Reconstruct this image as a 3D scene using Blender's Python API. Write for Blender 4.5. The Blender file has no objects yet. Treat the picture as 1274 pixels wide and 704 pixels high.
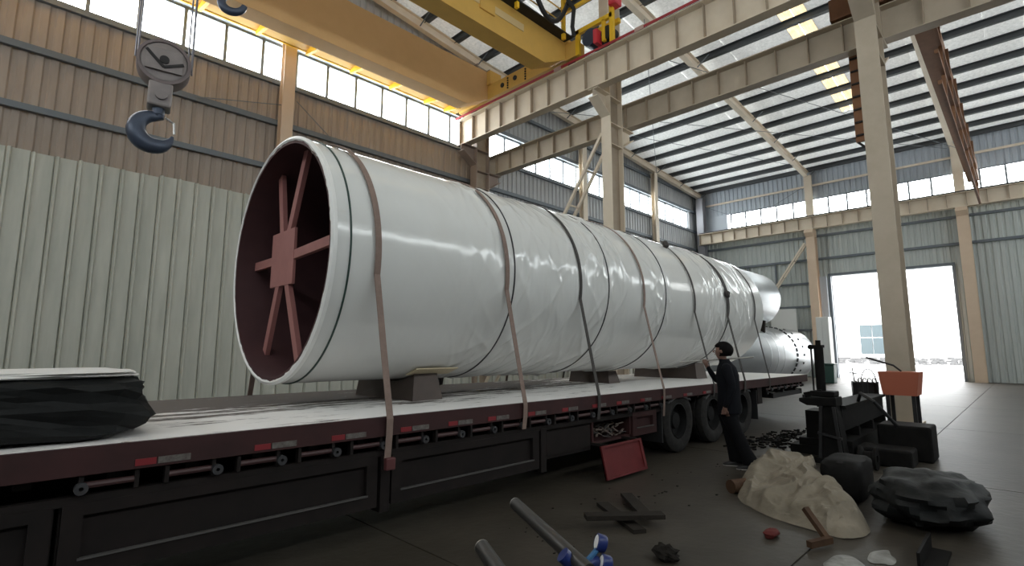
import bpy, bmesh, math, random
from math import sin, cos, pi, radians, sqrt, atan2
from mathutils import Vector, Matrix, noise
random.seed(7)
S = bpy.context.scene
COL = S.collection

# ------------------------------------------------------------------ camera
# world: X along the trailer (away from camera), Y to the left wall, Z up
CAMZ = 1.58
def set_camera():
    f, yaw, pitch, roll = 641.09, 0.783346, 0.131711, 0.001452
    fwd = Vector((cos(yaw)*cos(pitch), sin(yaw)*cos(pitch), sin(pitch)))
    r = Vector((sin(yaw), -cos(yaw), 0)); u = r.cross(fwd)
    r2 = r*cos(roll) + u*sin(roll); u2 = -r*sin(roll) + u*cos(roll)
    cd = bpy.data.cameras.new('camera'); cd.sensor_fit = 'HORIZONTAL'; cd.sensor_width = 36
    cd.lens = 36*f/1274; cd.clip_start = .05; cd.clip_end = 500
    co = bpy.data.objects.new('camera', cd); COL.objects.link(co)
    m = Matrix((( r2.x, u2.x, -fwd.x, 0), (r2.y, u2.y, -fwd.y, 0), (r2.z, u2.z, -fwd.z, CAMZ), (0, 0, 0, 1)))
    co.matrix_world = m
    S.camera = co
set_camera()

# ------------------------------------------------------------------ sky, exposure, daylight portals
S.view_settings.view_transform = 'Standard'; S.view_settings.look = 'None'
S.view_settings.gamma = 1; S.view_settings.use_curve_mapping = False
S.view_settings.exposure = 0.05
SKY = 14.0
w = bpy.data.worlds.new('overcast_sky'); S.world = w; w.use_nodes = True
nt = w.node_tree; bg = nt.nodes['Background']
tc = nt.nodes.new('ShaderNodeTexCoord'); sx = nt.nodes.new('ShaderNodeSeparateXYZ'); cr = nt.nodes.new('ShaderNodeValToRGB')
nt.links.new(tc.outputs['Generated'], sx.inputs[0]); nt.links.new(sx.outputs['Z'], cr.inputs[0]); nt.links.new(cr.outputs[0], bg.inputs[0])
cr.color_ramp.elements[0].color = (.985, .985, .97, 1); cr.color_ramp.elements[1].color = (.985, .985, .975, 1)
bg.inputs[1].default_value = SKY
try:
    w.cycles.sampling_method = 'MANUAL'; w.cycles.sample_map_resolution = 256
except Exception: pass
S.cycles.max_bounces = 10; S.cycles.diffuse_bounces = 6; S.cycles.glossy_bounces = 4; S.cycles.transparent_max_bounces = 12
S.cycles.sample_clamp_indirect = 12
def portal(name, c, sx_, sy_, direction):
    l = bpy.data.lights.new(name, 'AREA'); l.shape = 'RECTANGLE'; l.size = sx_; l.size_y = sy_
    l.cycles.is_portal = True
    o = bpy.data.objects.new(name, l); COL.objects.link(o); o.location = c
    z = -Vector(direction); y = Vector((0, 0, 1)); x = y.cross(z)
    o.matrix_world = Matrix(((x.x, y.x, z.x, c[0]), (x.y, y.y, z.y, c[1]), (x.z, y.z, z.z, c[2]), (0, 0, 0, 1)))
portal('daylight_portal', (14, 17.35, 11.2), 46, 1.5, (0, -1, 0))
portal('daylight_portal', (37.4, 4, 10.95), 22, 1.3, (-1, 0, 0))
portal('daylight_portal', (37.4, 5.5, 3.2), 5.9, 6.4, (-1, 0, 0))
portal('daylight_portal', (14, -9.35, 9.4), 46, 1.3, (0, 1, 0))
portal('daylight_portal', (-9.35, 5, 9.3), 18, 1.2, (1, 0, 0))

# ------------------------------------------------------------------ materials
MATS = {}
def M(name, c, rough=.6, metal=0., c2=None, scale=3., amt=.5, stretch=(1, 1, 1), bump=0., bscale=30., spec=.5, coat=0., detail=4.):
    if name in MATS: return MATS[name]
    m = bpy.data.materials.new(name); m.use_nodes = True; MATS[name] = m
    n = m.node_tree.nodes; L = m.node_tree.links; b = n['Principled BSDF']
    b.inputs['Base Color'].default_value = (*c, 1); b.inputs['Roughness'].default_value = rough
    b.inputs['Metallic'].default_value = metal; b.inputs['Specular IOR Level'].default_value = spec
    b.inputs['Coat Weight'].default_value = coat; b.inputs['Coat Roughness'].default_value = .15
    if c2 is not None or bump:
        g = n.new('ShaderNodeNewGeometry'); mp = n.new('ShaderNodeMapping'); mp.inputs['Scale'].default_value = stretch
        L.new(g.outputs['Position'], mp.inputs[0])
    if c2 is not None:
        t = n.new('ShaderNodeTexNoise'); t.inputs['Scale'].default_value = scale; t.inputs['Detail'].default_value = detail; t.inputs['Roughness'].default_value = .6
        L.new(mp.outputs[0], t.inputs[0])
        r = n.new('ShaderNodeValToRGB'); r.color_ramp.elements[0].position = .5-.5*(1-amt)*.5-.12; r.color_ramp.elements[1].position = .5+.5*(1-amt)*.5+.12
        r.color_ramp.elements[0].color = (*c, 1); r.color_ramp.elements[1].color = (*c2, 1)
        L.new(t.outputs['Fac'], r.inputs[0]); L.new(r.outputs[0], b.inputs['Base Color'])
    if bump:
        t2 = n.new('ShaderNodeTexNoise'); t2.inputs['Scale'].default_value = bscale; t2.inputs['Detail'].default_value = 3
        L.new(mp.outputs[0], t2.inputs[0])
        bp = n.new('ShaderNodeBump'); bp.inputs['Strength'].default_value = bump; bp.inputs['Distance'].default_value = .02
        L.new(t2.outputs['Fac'], bp.inputs['Height']); L.new(bp.outputs[0], b.inputs['Normal'])
    return m
def glass_mat():
    m = bpy.data.materials.new('window_glass'); m.use_nodes = True; n = m.node_tree.nodes; L = m.node_tree.links
    n.remove(n['Principled BSDF'])
    t = n.new('ShaderNodeBsdfTransparent'); t.inputs[0].default_value = (.93, .96, .97, 1)
    g = n.new('ShaderNodeBsdfGlossy'); g.inputs['Roughness'].default_value = .05
    mx = n.new('ShaderNodeMixShader'); mx.inputs[0].default_value = .06
    L.new(t.outputs[0], mx.inputs[1]); L.new(g.outputs[0], mx.inputs[2]); L.new(mx.outputs[0], n['Material Output'].inputs[0])
    return m
def translucent_mat(name, c):
    m = bpy.data.materials.new(name); m.use_nodes = True; n = m.node_tree.nodes; L = m.node_tree.links
    n.remove(n['Principled BSDF'])
    t = n.new('ShaderNodeBsdfTranslucent'); d = n.new('ShaderNodeBsdfDiffuse'); mx = n.new('ShaderNodeMixShader'); mx.inputs[0].default_value = .6
    g = n.new('ShaderNodeNewGeometry'); tx = n.new('ShaderNodeTexNoise'); tx.inputs['Scale'].default_value = 3; r = n.new('ShaderNodeValToRGB')
    r.color_ramp.elements[0].position = .35; r.color_ramp.elements[1].position = .65
    r.color_ramp.elements[0].color = (*[q*.75 for q in c], 1); r.color_ramp.elements[1].color = (*c, 1)
    L.new(g.outputs['Position'], tx.inputs[0]); L.new(tx.outputs['Fac'], r.inputs[0])
    L.new(r.outputs[0], t.inputs[0]); L.new(r.outputs[0], d.inputs[0])
    L.new(d.outputs[0], mx.inputs[1]); L.new(t.outputs[0], mx.inputs[2]); L.new(mx.outputs[0], n['Material Output'].inputs[0])
    return m
GLASS = glass_mat()
FRP = translucent_mat('yellowed_skylight_sheet', (.235, .185, .11))
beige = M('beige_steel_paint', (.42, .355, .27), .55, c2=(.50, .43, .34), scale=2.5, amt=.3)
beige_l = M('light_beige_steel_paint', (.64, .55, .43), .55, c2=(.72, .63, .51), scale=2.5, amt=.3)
wood_beige = M('warm_beige_steel_paint', (.57, .43, .31), .55, c2=(.64, .50, .37), scale=2, amt=.3)
clad_tan = M('warm_tinted_cladding', (.28, .225, .185), .6, c2=(.37, .31, .26), scale=1.2, amt=.4, stretch=(2, 2, .4))  # tan tint carries flare and yellow crane bounce on the near-bay sheets
clad_grey = M('blue_grey_cladding', (.36, .37, .385), .5, c2=(.45, .46, .47), scale=1.2, amt=.4, stretch=(2, 2, .4))
clad_green = M('green_grey_cladding', (.42, .46, .44), .5, c2=(.50, .53, .51), scale=1.2, amt=.4, stretch=(2, 2, .4))
clad_blue = M('dusky_blue_cladding', (.40, .44, .49), .5)
beige_shade = M('shaded_beige_paint', (.30, .235, .17), .6, c2=(.38, .31, .235), scale=3, amt=.3)  # browner beige: shade on stiffeners and column webs put into the colour
girt_m = M('grey_girt_steel', (.13, .15, .17), .5)
panel_m = M('dirty_white_panel', (.38, .39, .34), .55, c2=(.54, .54, .48), scale=1.5, amt=.3, stretch=(2.5, 1, .35))
frame_m = M('grey_window_frame', (.16, .18, .20), .5)
foil_m = M('silver_insulation_foil', (.66, .68, .67), .40, .0, c2=(.92, .93, .92), scale=9, amt=.7, bump=1.0, bscale=16)
def add_translucency(m, fac, c):
    n = m.node_tree.nodes; L = m.node_tree.links; o = n['Material Output']; b = n['Principled BSDF']
    t = n.new('ShaderNodeBsdfTranslucent'); t.inputs[0].default_value = (*c, 1); mx = n.new('ShaderNodeMixShader'); mx.inputs[0].default_value = fac
    L.new(b.outputs[0], mx.inputs[1]); L.new(t.outputs[0], mx.inputs[2]); L.new(mx.outputs[0], o.inputs[0])
add_translucency(foil_m, .024, (.85, .87, .86))  # sky glow through the foil, added to brighten the ceiling; real foil is opaque
purlin_m = M('dark_purlin_steel', (.055, .06, .065), .5)
conc = M('worn_concrete', (.024, .020, .0145), .46, spec=.28, c2=(.060, .051, .040), scale=1.1, amt=.35, bump=.25, bscale=9, detail=8)
joint_m = M('floor_joint', (.05, .045, .04), .9)
yellow = M('crane_yellow_paint', (.72, .44, .11), .6, spec=.2, c2=(.62, .38, .10), scale=2, amt=.3)
orange = M('crane_amber_paint', (.70, .45, .22), .65, spec=.15, c2=(.62, .39, .18), scale=1.2, amt=.3)
yellow_b = M('bright_yellow_paint', (.85, .52, .03), .55, spec=.25)
red_rail = M('red_conductor_rail', (.35, .03, .04), .5)
red_m = M('signal_red', (.65, .04, .06), .4)
black = M('black_rubber', (.012, .012, .013), .6)
darksteel = M('dark_steel', (.018, .018, .019), .55, .2, spec=.3, c2=(.032, .03, .03), scale=6, amt=.3)
bluesteel = M('dark_blue_steel', (.05, .065, .10), .4, .3)
blocksteel = M('hook_block_grey', (.17, .15, .15), .5, .1, c2=(.25, .22, .21), scale=4, amt=.3)
rope_m = M('steel_rope', (.16, .16, .19), .5, .4)
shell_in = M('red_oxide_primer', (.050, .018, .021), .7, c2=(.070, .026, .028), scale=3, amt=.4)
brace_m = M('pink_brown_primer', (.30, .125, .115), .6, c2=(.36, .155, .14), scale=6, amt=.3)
wrap_m = M('white_plastic_wrap', (.64, .64, .615), .16, c2=(.70, .71, .695), scale=1.5, amt=.2, bump=.10, bscale=9, spec=.55, stretch=(1, .5, .5))
wrap_edge = M('torn_white_film', (.78, .78, .76), .4)
ring_m = M('dark_green_band', (.02, .05, .04), .5)
ring_k = M('black_band', (.02, .02, .022), .5)
strap_m = M('brown_webbing', (.19, .13, .105), .8, c2=(.25, .18, .15), scale=20, amt=.3)
strap_d = M('dark_webbing', (.05, .045, .042), .8)
maroon = M('dark_maroon_paint', (.028, .012, .012), .6, spec=.3, c2=(.055, .020, .020), scale=3, amt=.4)
skirt_m = M('grimy_black_steel', (.009, .0075, .007), .7, spec=.2, c2=(.018, .013, .012), scale=4, amt=.4)
door_red = M('dusty_red_paint', (.095, .012, .013), .6, spec=.3, c2=(.14, .019, .020), scale=5, amt=.4)
marker_r = M('red_reflector', (.20, .015, .02), .5)
marker_w = M('pale_reflector', (.17, .16, .145), .6, c2=(.06, .045, .04), scale=30, amt=.5)
tire_m = M('dusty_tyre', (.014, .0135, .013), .85, spec=.2, c2=(.036, .034, .032), scale=14, amt=.4)
rim_m = M('grimy_wheel_steel', (.010, .010, .010), .7, spec=.2)
galv = M('galvanised_sheet', (.33, .35, .36), .34, .75, c2=(.42, .44, .45), scale=2, amt=.3, stretch=(.3, 1, 1))
skin_m = M('skin', (.20, .11, .08), .6)
cloth_m = M('black_jacket_cloth', (.006, .0065, .009), .9, spec=.15)
pants_m = M('black_trouser_cloth', (.005, .005, .006), .9, spec=.15)
hair_m = M('black_hair', (.004, .0035, .0035), .8, spec=.1)
shoe_m = M('black_shoes', (.012, .011, .011), .5)
sole_m = M('pale_sole', (.30, .28, .26), .6)
pole_m = M('pale_pole', (.45, .43, .40), .5)
sack_m = M('cream_woven_sack', (.235, .20, .15), .8, c2=(.125, .105, .075), scale=2.6, amt=.35, bump=.6, bscale=13)
tarp_m = M('black_tarpaulin', (.007, .0075, .0075), .6, spec=.15, c2=(.018, .019, .019), scale=3, amt=.3, bump=.3, bscale=10)
snow_m = M('white_dust', (.62, .61, .59), .8)
timber_d = M('dark_timber', (.013, .0105, .009), .85, spec=.15, c2=(.030, .025, .020), scale=6, amt=.3, stretch=(1, 6, 6))
wood_m = M('raw_brown_wood', (.045, .023, .013), .75, spec=.2, c2=(.085, .048, .028), scale=8, amt=.3)
saddle_m = M('brown_saddle_steel', (.065, .048, .042), .6, c2=(.09, .066, .055), scale=5, amt=.3)
ply_m = M('pale_plywood', (.52, .44, .30), .7)
blue_p = M('blue_enamel', (.010, .022, .12), .35, spec=.4)
white_p = M('white_face', (.75, .75, .75), .4)
tube_m = M('dark_tube', (.05, .047, .045), .35, .5)
green_b = M('green_bin_plastic', (.03, .075, .06), .5)
white_b = M('white_board', (.68, .69, .67), .6)
ext_wall = M('white_ext_cladding', (.60, .62, .63), .6)
ext_glass = M('blue_grey_ext_glass', (.042, .058, .064), .25, spec=.35)
ext_ground = M('snowy_yard', (.50, .50, .50), .9, c2=(.34, .34, .34), scale=.5, amt=.3)
gravel_m = M('grey_gravel', (.045, .045, .047), .9, c2=(.10, .10, .10), scale=3, amt=.2)
rust = M('rusty_brown_steel', (.17, .075, .035), .7, c2=(.24, .11, .05), scale=4, amt=.3)
orange_p = M('orange_red_paint', (.38, .10, .05), .5)
stain_l = M('pale_paint_scrap', (.34, .34, .32), .6, c2=(.10, .095, .085), scale=7, amt=.5)

def wrap_creases(m):
    n = m.node_tree.nodes; L = m.node_tree.links; b = n['Principled BSDF']
    at = n.new('ShaderNodeAttribute'); at.attribute_name = 'loose'
    g = n.new('ShaderNodeNewGeometry'); mp = n.new('ShaderNodeMapping'); mp.inputs['Scale'].default_value = (3.2, .9, .9)
    t0 = n.new('ShaderNodeTexNoise'); t0.inputs['Scale'].default_value = 1.1; L.new(g.outputs['Position'], t0.inputs[0])
    mx = n.new('ShaderNodeVectorMath'); mx.operation = 'MULTIPLY_ADD'; mx.inputs[1].default_value = (.5, .5, .5); L.new(t0.outputs['Color'], mx.inputs[0]); L.new(g.outputs['Position'], mx.inputs[2])
    L.new(mx.outputs[0], mp.inputs[0])
    t = n.new('ShaderNodeTexNoise'); t.noise_type = 'RIDGED_MULTIFRACTAL'; t.inputs['Scale'].default_value = 2.3; t.inputs['Detail'].default_value = 3.5; t.inputs['Roughness'].default_value = .55
    L.new(mp.outputs[0], t.inputs[0])
    ml = n.new('ShaderNodeMath'); ml.operation = 'MULTIPLY'; L.new(at.outputs['Fac'], ml.inputs[0]); ml.inputs[1].default_value = .55
    ad = n.new('ShaderNodeMath'); ad.operation = 'ADD'; ad.inputs[1].default_value = .05; L.new(ml.outputs[0], ad.inputs[0])
    bp = n.new('ShaderNodeBump'); bp.inputs['Distance'].default_value = .035; L.new(ad.outputs[0], bp.inputs['Strength']); L.new(t.outputs['Fac'], bp.inputs['Height']); L.new(bp.outputs[0], b.inputs['Normal'])
wrap_creases(wrap_m)
# deck: white dust, darker streaks that run along the deck
def deck_material():
    m = bpy.data.materials.new('dusty_deck'); m.use_nodes = True; n = m.node_tree.nodes; L = m.node_tree.links; b = n['Principled BSDF']
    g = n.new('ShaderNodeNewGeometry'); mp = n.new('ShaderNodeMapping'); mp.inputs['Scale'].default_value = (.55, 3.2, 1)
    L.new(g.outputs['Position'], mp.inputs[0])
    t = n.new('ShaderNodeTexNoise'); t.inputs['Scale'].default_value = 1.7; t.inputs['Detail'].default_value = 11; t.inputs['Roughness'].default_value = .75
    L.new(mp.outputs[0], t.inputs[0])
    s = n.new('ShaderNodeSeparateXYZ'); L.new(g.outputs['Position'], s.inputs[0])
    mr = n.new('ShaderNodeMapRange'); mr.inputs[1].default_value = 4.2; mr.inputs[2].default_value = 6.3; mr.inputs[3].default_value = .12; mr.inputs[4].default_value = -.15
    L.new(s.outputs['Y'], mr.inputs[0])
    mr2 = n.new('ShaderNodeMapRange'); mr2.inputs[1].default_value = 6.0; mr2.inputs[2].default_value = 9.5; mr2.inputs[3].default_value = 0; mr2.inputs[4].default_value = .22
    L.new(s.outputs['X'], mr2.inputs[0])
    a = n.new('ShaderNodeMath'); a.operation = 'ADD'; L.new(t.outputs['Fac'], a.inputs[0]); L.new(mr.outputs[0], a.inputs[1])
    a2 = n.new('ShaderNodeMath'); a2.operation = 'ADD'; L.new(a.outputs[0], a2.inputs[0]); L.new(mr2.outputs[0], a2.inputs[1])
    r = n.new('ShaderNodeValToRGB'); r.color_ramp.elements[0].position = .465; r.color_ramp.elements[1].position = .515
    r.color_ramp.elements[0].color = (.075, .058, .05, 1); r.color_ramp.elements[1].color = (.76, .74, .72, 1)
    L.new(a2.outputs[0], r.inputs[0]); L.new(r.outputs[0], b.inputs['Base Color']); b.inputs['Roughness'].default_value = .7
    return m
deck_m = deck_material()

# ------------------------------------------------------------------ mesh helpers
WL = {}
def wl(o): return WL.get(o.name, Vector((0, 0, 0))) if o else Vector((0, 0, 0))
class MB:
    def __init__(s): s.v = []; s.f = []; s.mi = []
    def add(s, vs, fs, mi=0):
        k = len(s.v); s.v += [tuple(q) for q in vs]; s.f += [tuple(i+k for i in f) for f in fs]; s.mi += [mi]*len(fs); return s
    def bx(s, x0, x1, y0, y1, z0, z1, mi=0):
        return s.add([(x0,y0,z0),(x1,y0,z0),(x1,y1,z0),(x0,y1,z0),(x0,y0,z1),(x1,y0,z1),(x1,y1,z1),(x0,y1,z1)],
                     [(0,3,2,1),(4,5,6,7),(0,1,5,4),(1,2,6,5),(2,3,7,6),(3,0,4,7)], mi)
    def obox(s, c, ax, ay, az, mi=0):      # oriented box from centre and three half-axis vectors
        c, ax, ay, az = map(Vector, (c, ax, ay, az))
        vs = [c+i*ax+j*ay+k*az for k in (-1, 1) for (i, j) in ((-1,-1),(1,-1),(1,1),(-1,1))]
        return s.add(vs, [(0,3,2,1),(4,5,6,7),(0,1,5,4),(1,2,6,5),(2,3,7,6),(3,0,4,7)], mi)
    def bar(s, p, q, w, h, up=(0, 0, 1), mi=0):
        p, q = Vector(p), Vector(q); d = (q-p); L = d.length; d.normalize(); u = Vector(up); a = d.cross(u)
        if a.length < 1e-4: a = d.cross(Vector((1, 0, 0)))
        a.normalize(); b = a.cross(d)
        return s.obox((p+q)/2, d*L/2, a*w/2, b*h/2, mi)
    def tube(s, pts, r, n=10, caps=True, mi=0, closed=False):
        pts = [Vector(p) for p in pts]; rs = r if isinstance(r, (list, tuple)) else [r]*len(pts)
        prev = None; rings = []
        for i, p in enumerate(pts):
            a = pts[i-1] if (i > 0 or closed) else p; b = pts[(i+1) % len(pts)] if (i < len(pts)-1 or closed) else p
            d = (b-a).normalized()
            if prev is None:
                x = d.orthogonal().normalized()
            else:
                x = prev-d*prev.dot(d); x.normalize()
            prev = x; y = d.cross(x)
            rings.append([p+(x*cos(t)+y*sin(t))*rs[i] for t in [2*pi*k/n for k in range(n)]])
        vs = [q for R in rings for q in R]; fs = []
        m = len(pts)
        for i in range(m if closed else m-1):
            j = (i+1) % m
            for k in range(n): fs.append((i*n+k, i*n+(k+1) % n, j*n+(k+1) % n, j*n+k))
        if caps and not closed:
            fs.append(tuple(range(n-1, -1, -1))); fs.append(tuple(range((m-1)*n, m*n)))
        return s.add(vs, fs, mi)
    def cyl(s, p, q, r, n=16, r2=None, mi=0): return s.tube([p, q], [r, r if r2 is None else r2], n, True, mi)
    def prism(s, poly, axis, d0, d1, mi=0):     # poly in the two other axes, extruded along axis
        def P(a, b, d): return (d, a, b) if axis == 0 else (a, d, b) if axis == 1 else (a, b, d)
        n = len(poly); vs = [P(a, b, d0) for a, b in poly]+[P(a, b, d1) for a, b in poly]
        fs = [tuple(range(n-1, -1, -1)), tuple(range(n, 2*n))]+[(i, (i+1) % n, n+(i+1) % n, n+i) for i in range(n)]
        return s.add(vs, fs, mi)
    def lathe(s, prof, c, axis, n=28, mi=0, closed=False):  # prof [(r, along)]
        c = Vector(c); a = Vector(axis).normalized(); x = a.orthogonal().normalized(); y = a.cross(x); m = len(prof)
        vs = [c+a*h+(x*cos(2*pi*k/n)+y*sin(2*pi*k/n))*r for r, h in prof for k in range(n)]
        fs = []
        for i in range(m if closed else m-1):
            j = (i+1) % m
            for k in range(n): fs.append((i*n+k, i*n+(k+1) % n, j*n+(k+1) % n, j*n+k))
        return s.add(vs, fs, mi)
    def build(s, name, mat, parent=None, smooth=False, origin=None, bevel=0):
        me = bpy.data.meshes.new(name); base = wl(parent)
        org = Vector(origin) if origin is not None else base
        me.from_pydata([tuple(Vector(q)-org) for q in s.v], [], s.f)
        mats = mat if isinstance(mat, (list, tuple)) else [mat]
        for q in mats: me.materials.append(q)
        if len(mats) > 1: me.polygons.foreach_set('material_index', s.mi)
        bm = bmesh.new(); bm.from_mesh(me); bmesh.ops.recalc_face_normals(bm, faces=bm.faces[:]); bm.to_mesh(me); bm.free()
        if smooth:
            me.polygons.foreach_set('use_smooth', [True]*len(me.polygons))
            try: me.set_sharp_from_angle(angle=radians(40))
            except Exception: pass
        o = bpy.data.objects.new(name, me); COL.objects.link(o)
        if parent: o.parent = parent
        o.location = org-base; WL[o.name] = org
        if bevel:
            b = o.modifiers.new('bevel', 'BEVEL'); b.width = bevel; b.segments = 2; b.limit_method = 'ANGLE'
        return o
def tag(o, label, cat, group=None, kind=None):
    o['label'] = label; o['category'] = cat
    if group: o['group'] = group
    if kind: o['kind'] = kind
    return o
def struct(o): o['kind'] = 'structure'; return o
def thing(name, loc, label, cat, group=None):
    o = bpy.data.objects.new(name, None); COL.objects.link(o); o.location = loc; o.empty_display_size = .2
    WL[o.name] = Vector(loc); return tag(o, label, cat, group)
def holder(name, loc=(0, 0, 0)):
    o = bpy.data.objects.new(name, None); COL.objects.link(o); o.location = loc; WL[o.name] = Vector(loc); return struct(o)
def inst(src, loc, parent=None):        # a copy sharing mesh data, at a world place
    o = src.copy(); COL.objects.link(o); p = parent or src.parent
    o.parent = p; o.location = Vector(loc)-wl(p); WL[o.name] = Vector(loc); return o
def rep(src, locs):
    for l in locs: inst(src, l)
def hbeam(mb, p, q, depth, width, tf=.03, tw=.02, up=(0, 0, 1)):    # H section between two points; depth along 'up'
    p, q = Vector(p), Vector(q); d = (q-p).normalized(); u = Vector(up); u = (u-d*u.dot(d)).normalized(); a = d.cross(u); c = (p+q)/2; h = (q-p).length/2
    mb.obox(c+u*(depth/2-tf/2), d*h, a*width/2, u*tf/2); mb.obox(c-u*(depth/2-tf/2), d*h, a*width/2, u*tf/2)
    mb.obox(c, d*h, a*tw/2, u*(depth/2-tf))
    return mb

# ------------------------------------------------------------------ large structure
XF, YL, XN, YR = 37.0, 17.0, -9.0, -9.0
def rafter_z(x): return 14.38-.065*(x-14.6) if x > 14.6 else (14.38+.115*(14.6-x) if x > 3 else 15.714-.115*(3-x))   # underside of the rafters
def roof_z(x): return rafter_z(x)+.62                                                # foil lining

fl = struct(MB().bx(XN, XF+.3, YR, YL+.2, -.3, -.012).build('floor', joint_m))
for ix in range(8):
    for iy in range(5):
        x0, y0 = XN+ix*5.8, YR+iy*5.2
        x1, y1 = min(x0+5.8, XF+.3), min(y0+5.2, YL+.2)
        MB().bx(x0+.008, x1-.008, y0+.008, y1-.008, -.02, 0).build('concrete_slab', conc, fl)

def corrugated(mb, axis, a0, a1, fixed, z0, z1, pitch=.3, depth=.045, sign=1, ztop=None):
    prof = []; a = a0
    while a < a1-.01:
        prof += [(a, 0), (a+pitch*.30, 0), (a+pitch*.42, depth), (a+pitch*.88, depth)]; a += pitch
    prof.append((min(a, a1), 0)); vs = []; fs = []
    for t, d in prof:
        t = min(t, a1)
        for z in (z0, z1 if ztop is None else ztop(t)):
            vs.append((t, fixed+sign*d, z) if axis == 0 else (fixed+sign*d, t, z))
    for i in range(len(prof)-1): fs.append((2*i, 2*i+2, 2*i+3, 2*i+1))
    return mb.add(vs, fs)

# left wall (a gable wall with its window strip)
Z1, Z2, Z3 = 6.45, 10.52, 11.86
wall = struct(MB().bx(XN, XF+.3, YL+.08, YL+.28, -.02, Z2).bx(XN, XF+.3, YL+.08, YL+.28, Z3, 17.2).build('wall_left', clad_blue))
corrugated(MB(), 0, XN, 14.6, YL+.06, Z1-.4, Z2, sign=-1).build('cladding', clad_tan, wall)
corrugated(MB(), 0, 14.6, XF, YL+.06, Z1-.4, Z2, sign=-1).build('cladding', clad_grey, wall)
corrugated(MB(), 0, XN, XF, YL+.06, Z3, 16.9, sign=-1).build('cladding', clad_grey, wall)
g0 = MB().bx(XN, XF, YL-.14, YL-.02, 8.95, 9.12).build('girt', girt_m, wall)
for z in (7.45, 8.95-1.5+.02): pass
MB().bx(XN, XF, YL-.14, YL-.02, 7.42, 7.58).build('girt', girt_m, wall)
MB().bx(XN, XF, YL-.14, YL-.02, 13.1, 13.24).build('girt', girt_m, wall)
MB().bx(XN, XF, YL-.12, YL, Z2-.16, Z2).build('sill_trim', frame_m, wall)
MB().bx(XN, XF, YL-.12, YL, Z3, Z3+.18).build('head_trim', frame_m, wall)
pm = MB(); pw = .86
for k in range(2):
    a = k*.43
    pm.prism([(a+.0, 0), (a+.025, -.075), (a+.065, -.075), (a+.09, 0), (a+.40, 0), (a+.425, .03), (a, .03)], 2, 0, 6.33)
p0 = pm.build('panel', panel_m, wall, origin=(0, 0, 0))
for k in range(50):
    x = -.6+(k-10)*pw
    dz = random.uniform(-.05, .02)
    if k == 0: p0.location = (x, 16.45, dz)
    else: inst(p0, (x, 16.45+random.uniform(-.008, .008), dz))

def window_strip(n, axis, panes, fixed, z0, z1, skip=()):
    root = holder('window_%d' % n)
    lo, hi = panes[0], panes[-1]
    def B(a0, a1, b0, b1, c0, c1): return MB().bx(a0, a1, b0, b1, c0, c1) if axis == 0 else MB().bx(b0, b1, a0, a1, c0, c1)
    B(lo, hi, fixed-.04, fixed+.04, z0, z0+.05).build('bottom_frame', frame_m, root)
    B(lo, hi, fixed-.04, fixed+.04, z1-.05, z1).build('top_frame', frame_m, root)
    mu = B(-.045, .045, -.04, .04, z0+.05, z1-.05).build('mullion', frame_m, root, origin=(0, 0, 0))
    pw_ = panes[1]-panes[0]
    pa = B(.03, pw_-.03, -.006, .006, z0+.05, z1-.05).build('pane', GLASS, root, origin=(0, 0, 0))
    first = True
    for i, a in enumerate(panes):
        loc = (a, fixed, 0) if axis == 0 else (fixed, a, 0)
        if i == 0: mu.location = loc; pa.location = loc
        else:
            inst(mu, loc)
            if i < len(panes)-1: inst(pa, loc)
    return root
window_strip(1, 0, [round(-1.2+1.118*i-.05, 3) for i in range(34)], YL+.12, Z2, Z3)
# plain cladding past the last pane, at both ends
MB().bx(35.75, XF+.3, YL+.03, YL+.28, Z2, Z3).build('cladding', clad_grey, wall)
MB().bx(XN, -6.2, YL+.03, YL+.28, Z2, Z3).build('cladding', clad_tan, wall)

# far wall
W1, W2 = 10.4, 11.5
D0, D1, DZ = 2.6, 8.45, 6.3
wf = struct(MB().bx(XF+.08, XF+.28, D1, YL+.2, -.02, W1).bx(XF+.08, XF+.28, YR, D0, -.02, W1).bx(XF+.08, XF+.28, D0, D1, DZ, W1)
            .bx(XF+.08, XF+.28, YR, YL+.2, W2, 14.2).build('wall_far', clad_blue))
corrugated(MB(), 1, D1+.1, YL, XF+.06, 0, W1, sign=-1).build('cladding', clad_green, wf)
corrugated(MB(), 1, YR, D0-.1, XF+.06, 0, W1, sign=-1).build('cladding', clad_green, wf)
corrugated(MB(), 1, D0-.1, D1+.1, XF+.06, DZ+.05, W1, sign=-1).build('cladding', clad_green, wf)
corrugated(MB(), 1, YR, YL, XF+.06, W2, 14.1, sign=-1).build('cladding', clad_blue, wf)
MB().bx(XF+.02, XF+.28, 14.75, YL+.2, W1, W2).build('cladding', clad_blue, wf)
for z in (7.4, 8.9): MB().bx(XF-.12, XF, YR, YL, z, z+.14).build('girt', girt_m, wf)
for z in (2.9, 4.4, 5.9): MB().bx(XF-.12, XF, D1+.4, YL, z, z+.12).build('girt', girt_m, wf)
MB().bx(XF-.1, XF+.02, YR, YL, W1-.14, W1).build('sill_trim', frame_m, wf)
for y in (13.4, 11.6): MB().bx(XF-.1, XF, y, y+.1, 0, 7.4).build('stud', girt_m, wf)
MB().bx(XF-.16, XF-.06, YR, 16.2, 12.28, 12.40).build('tie_pipe', beige_l, wf)
window_strip(2, 1, [round(14.5-1.035*i, 3) for i in range(22)][::-1], XF+.14, W1, W2)
dr = holder('door_1')
MB().bx(XF-.1, XF+.28, D1, D1+.14, 0, DZ).bx(XF-.1, XF+.28, D0-.14, D0, 0, DZ).build('door_frame', frame_m, dr)
MB().bx(XF-.12, XF+.28, D0-.14, D1+.14, DZ, DZ+.16).build('door_head', girt_m, dr)
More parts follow.
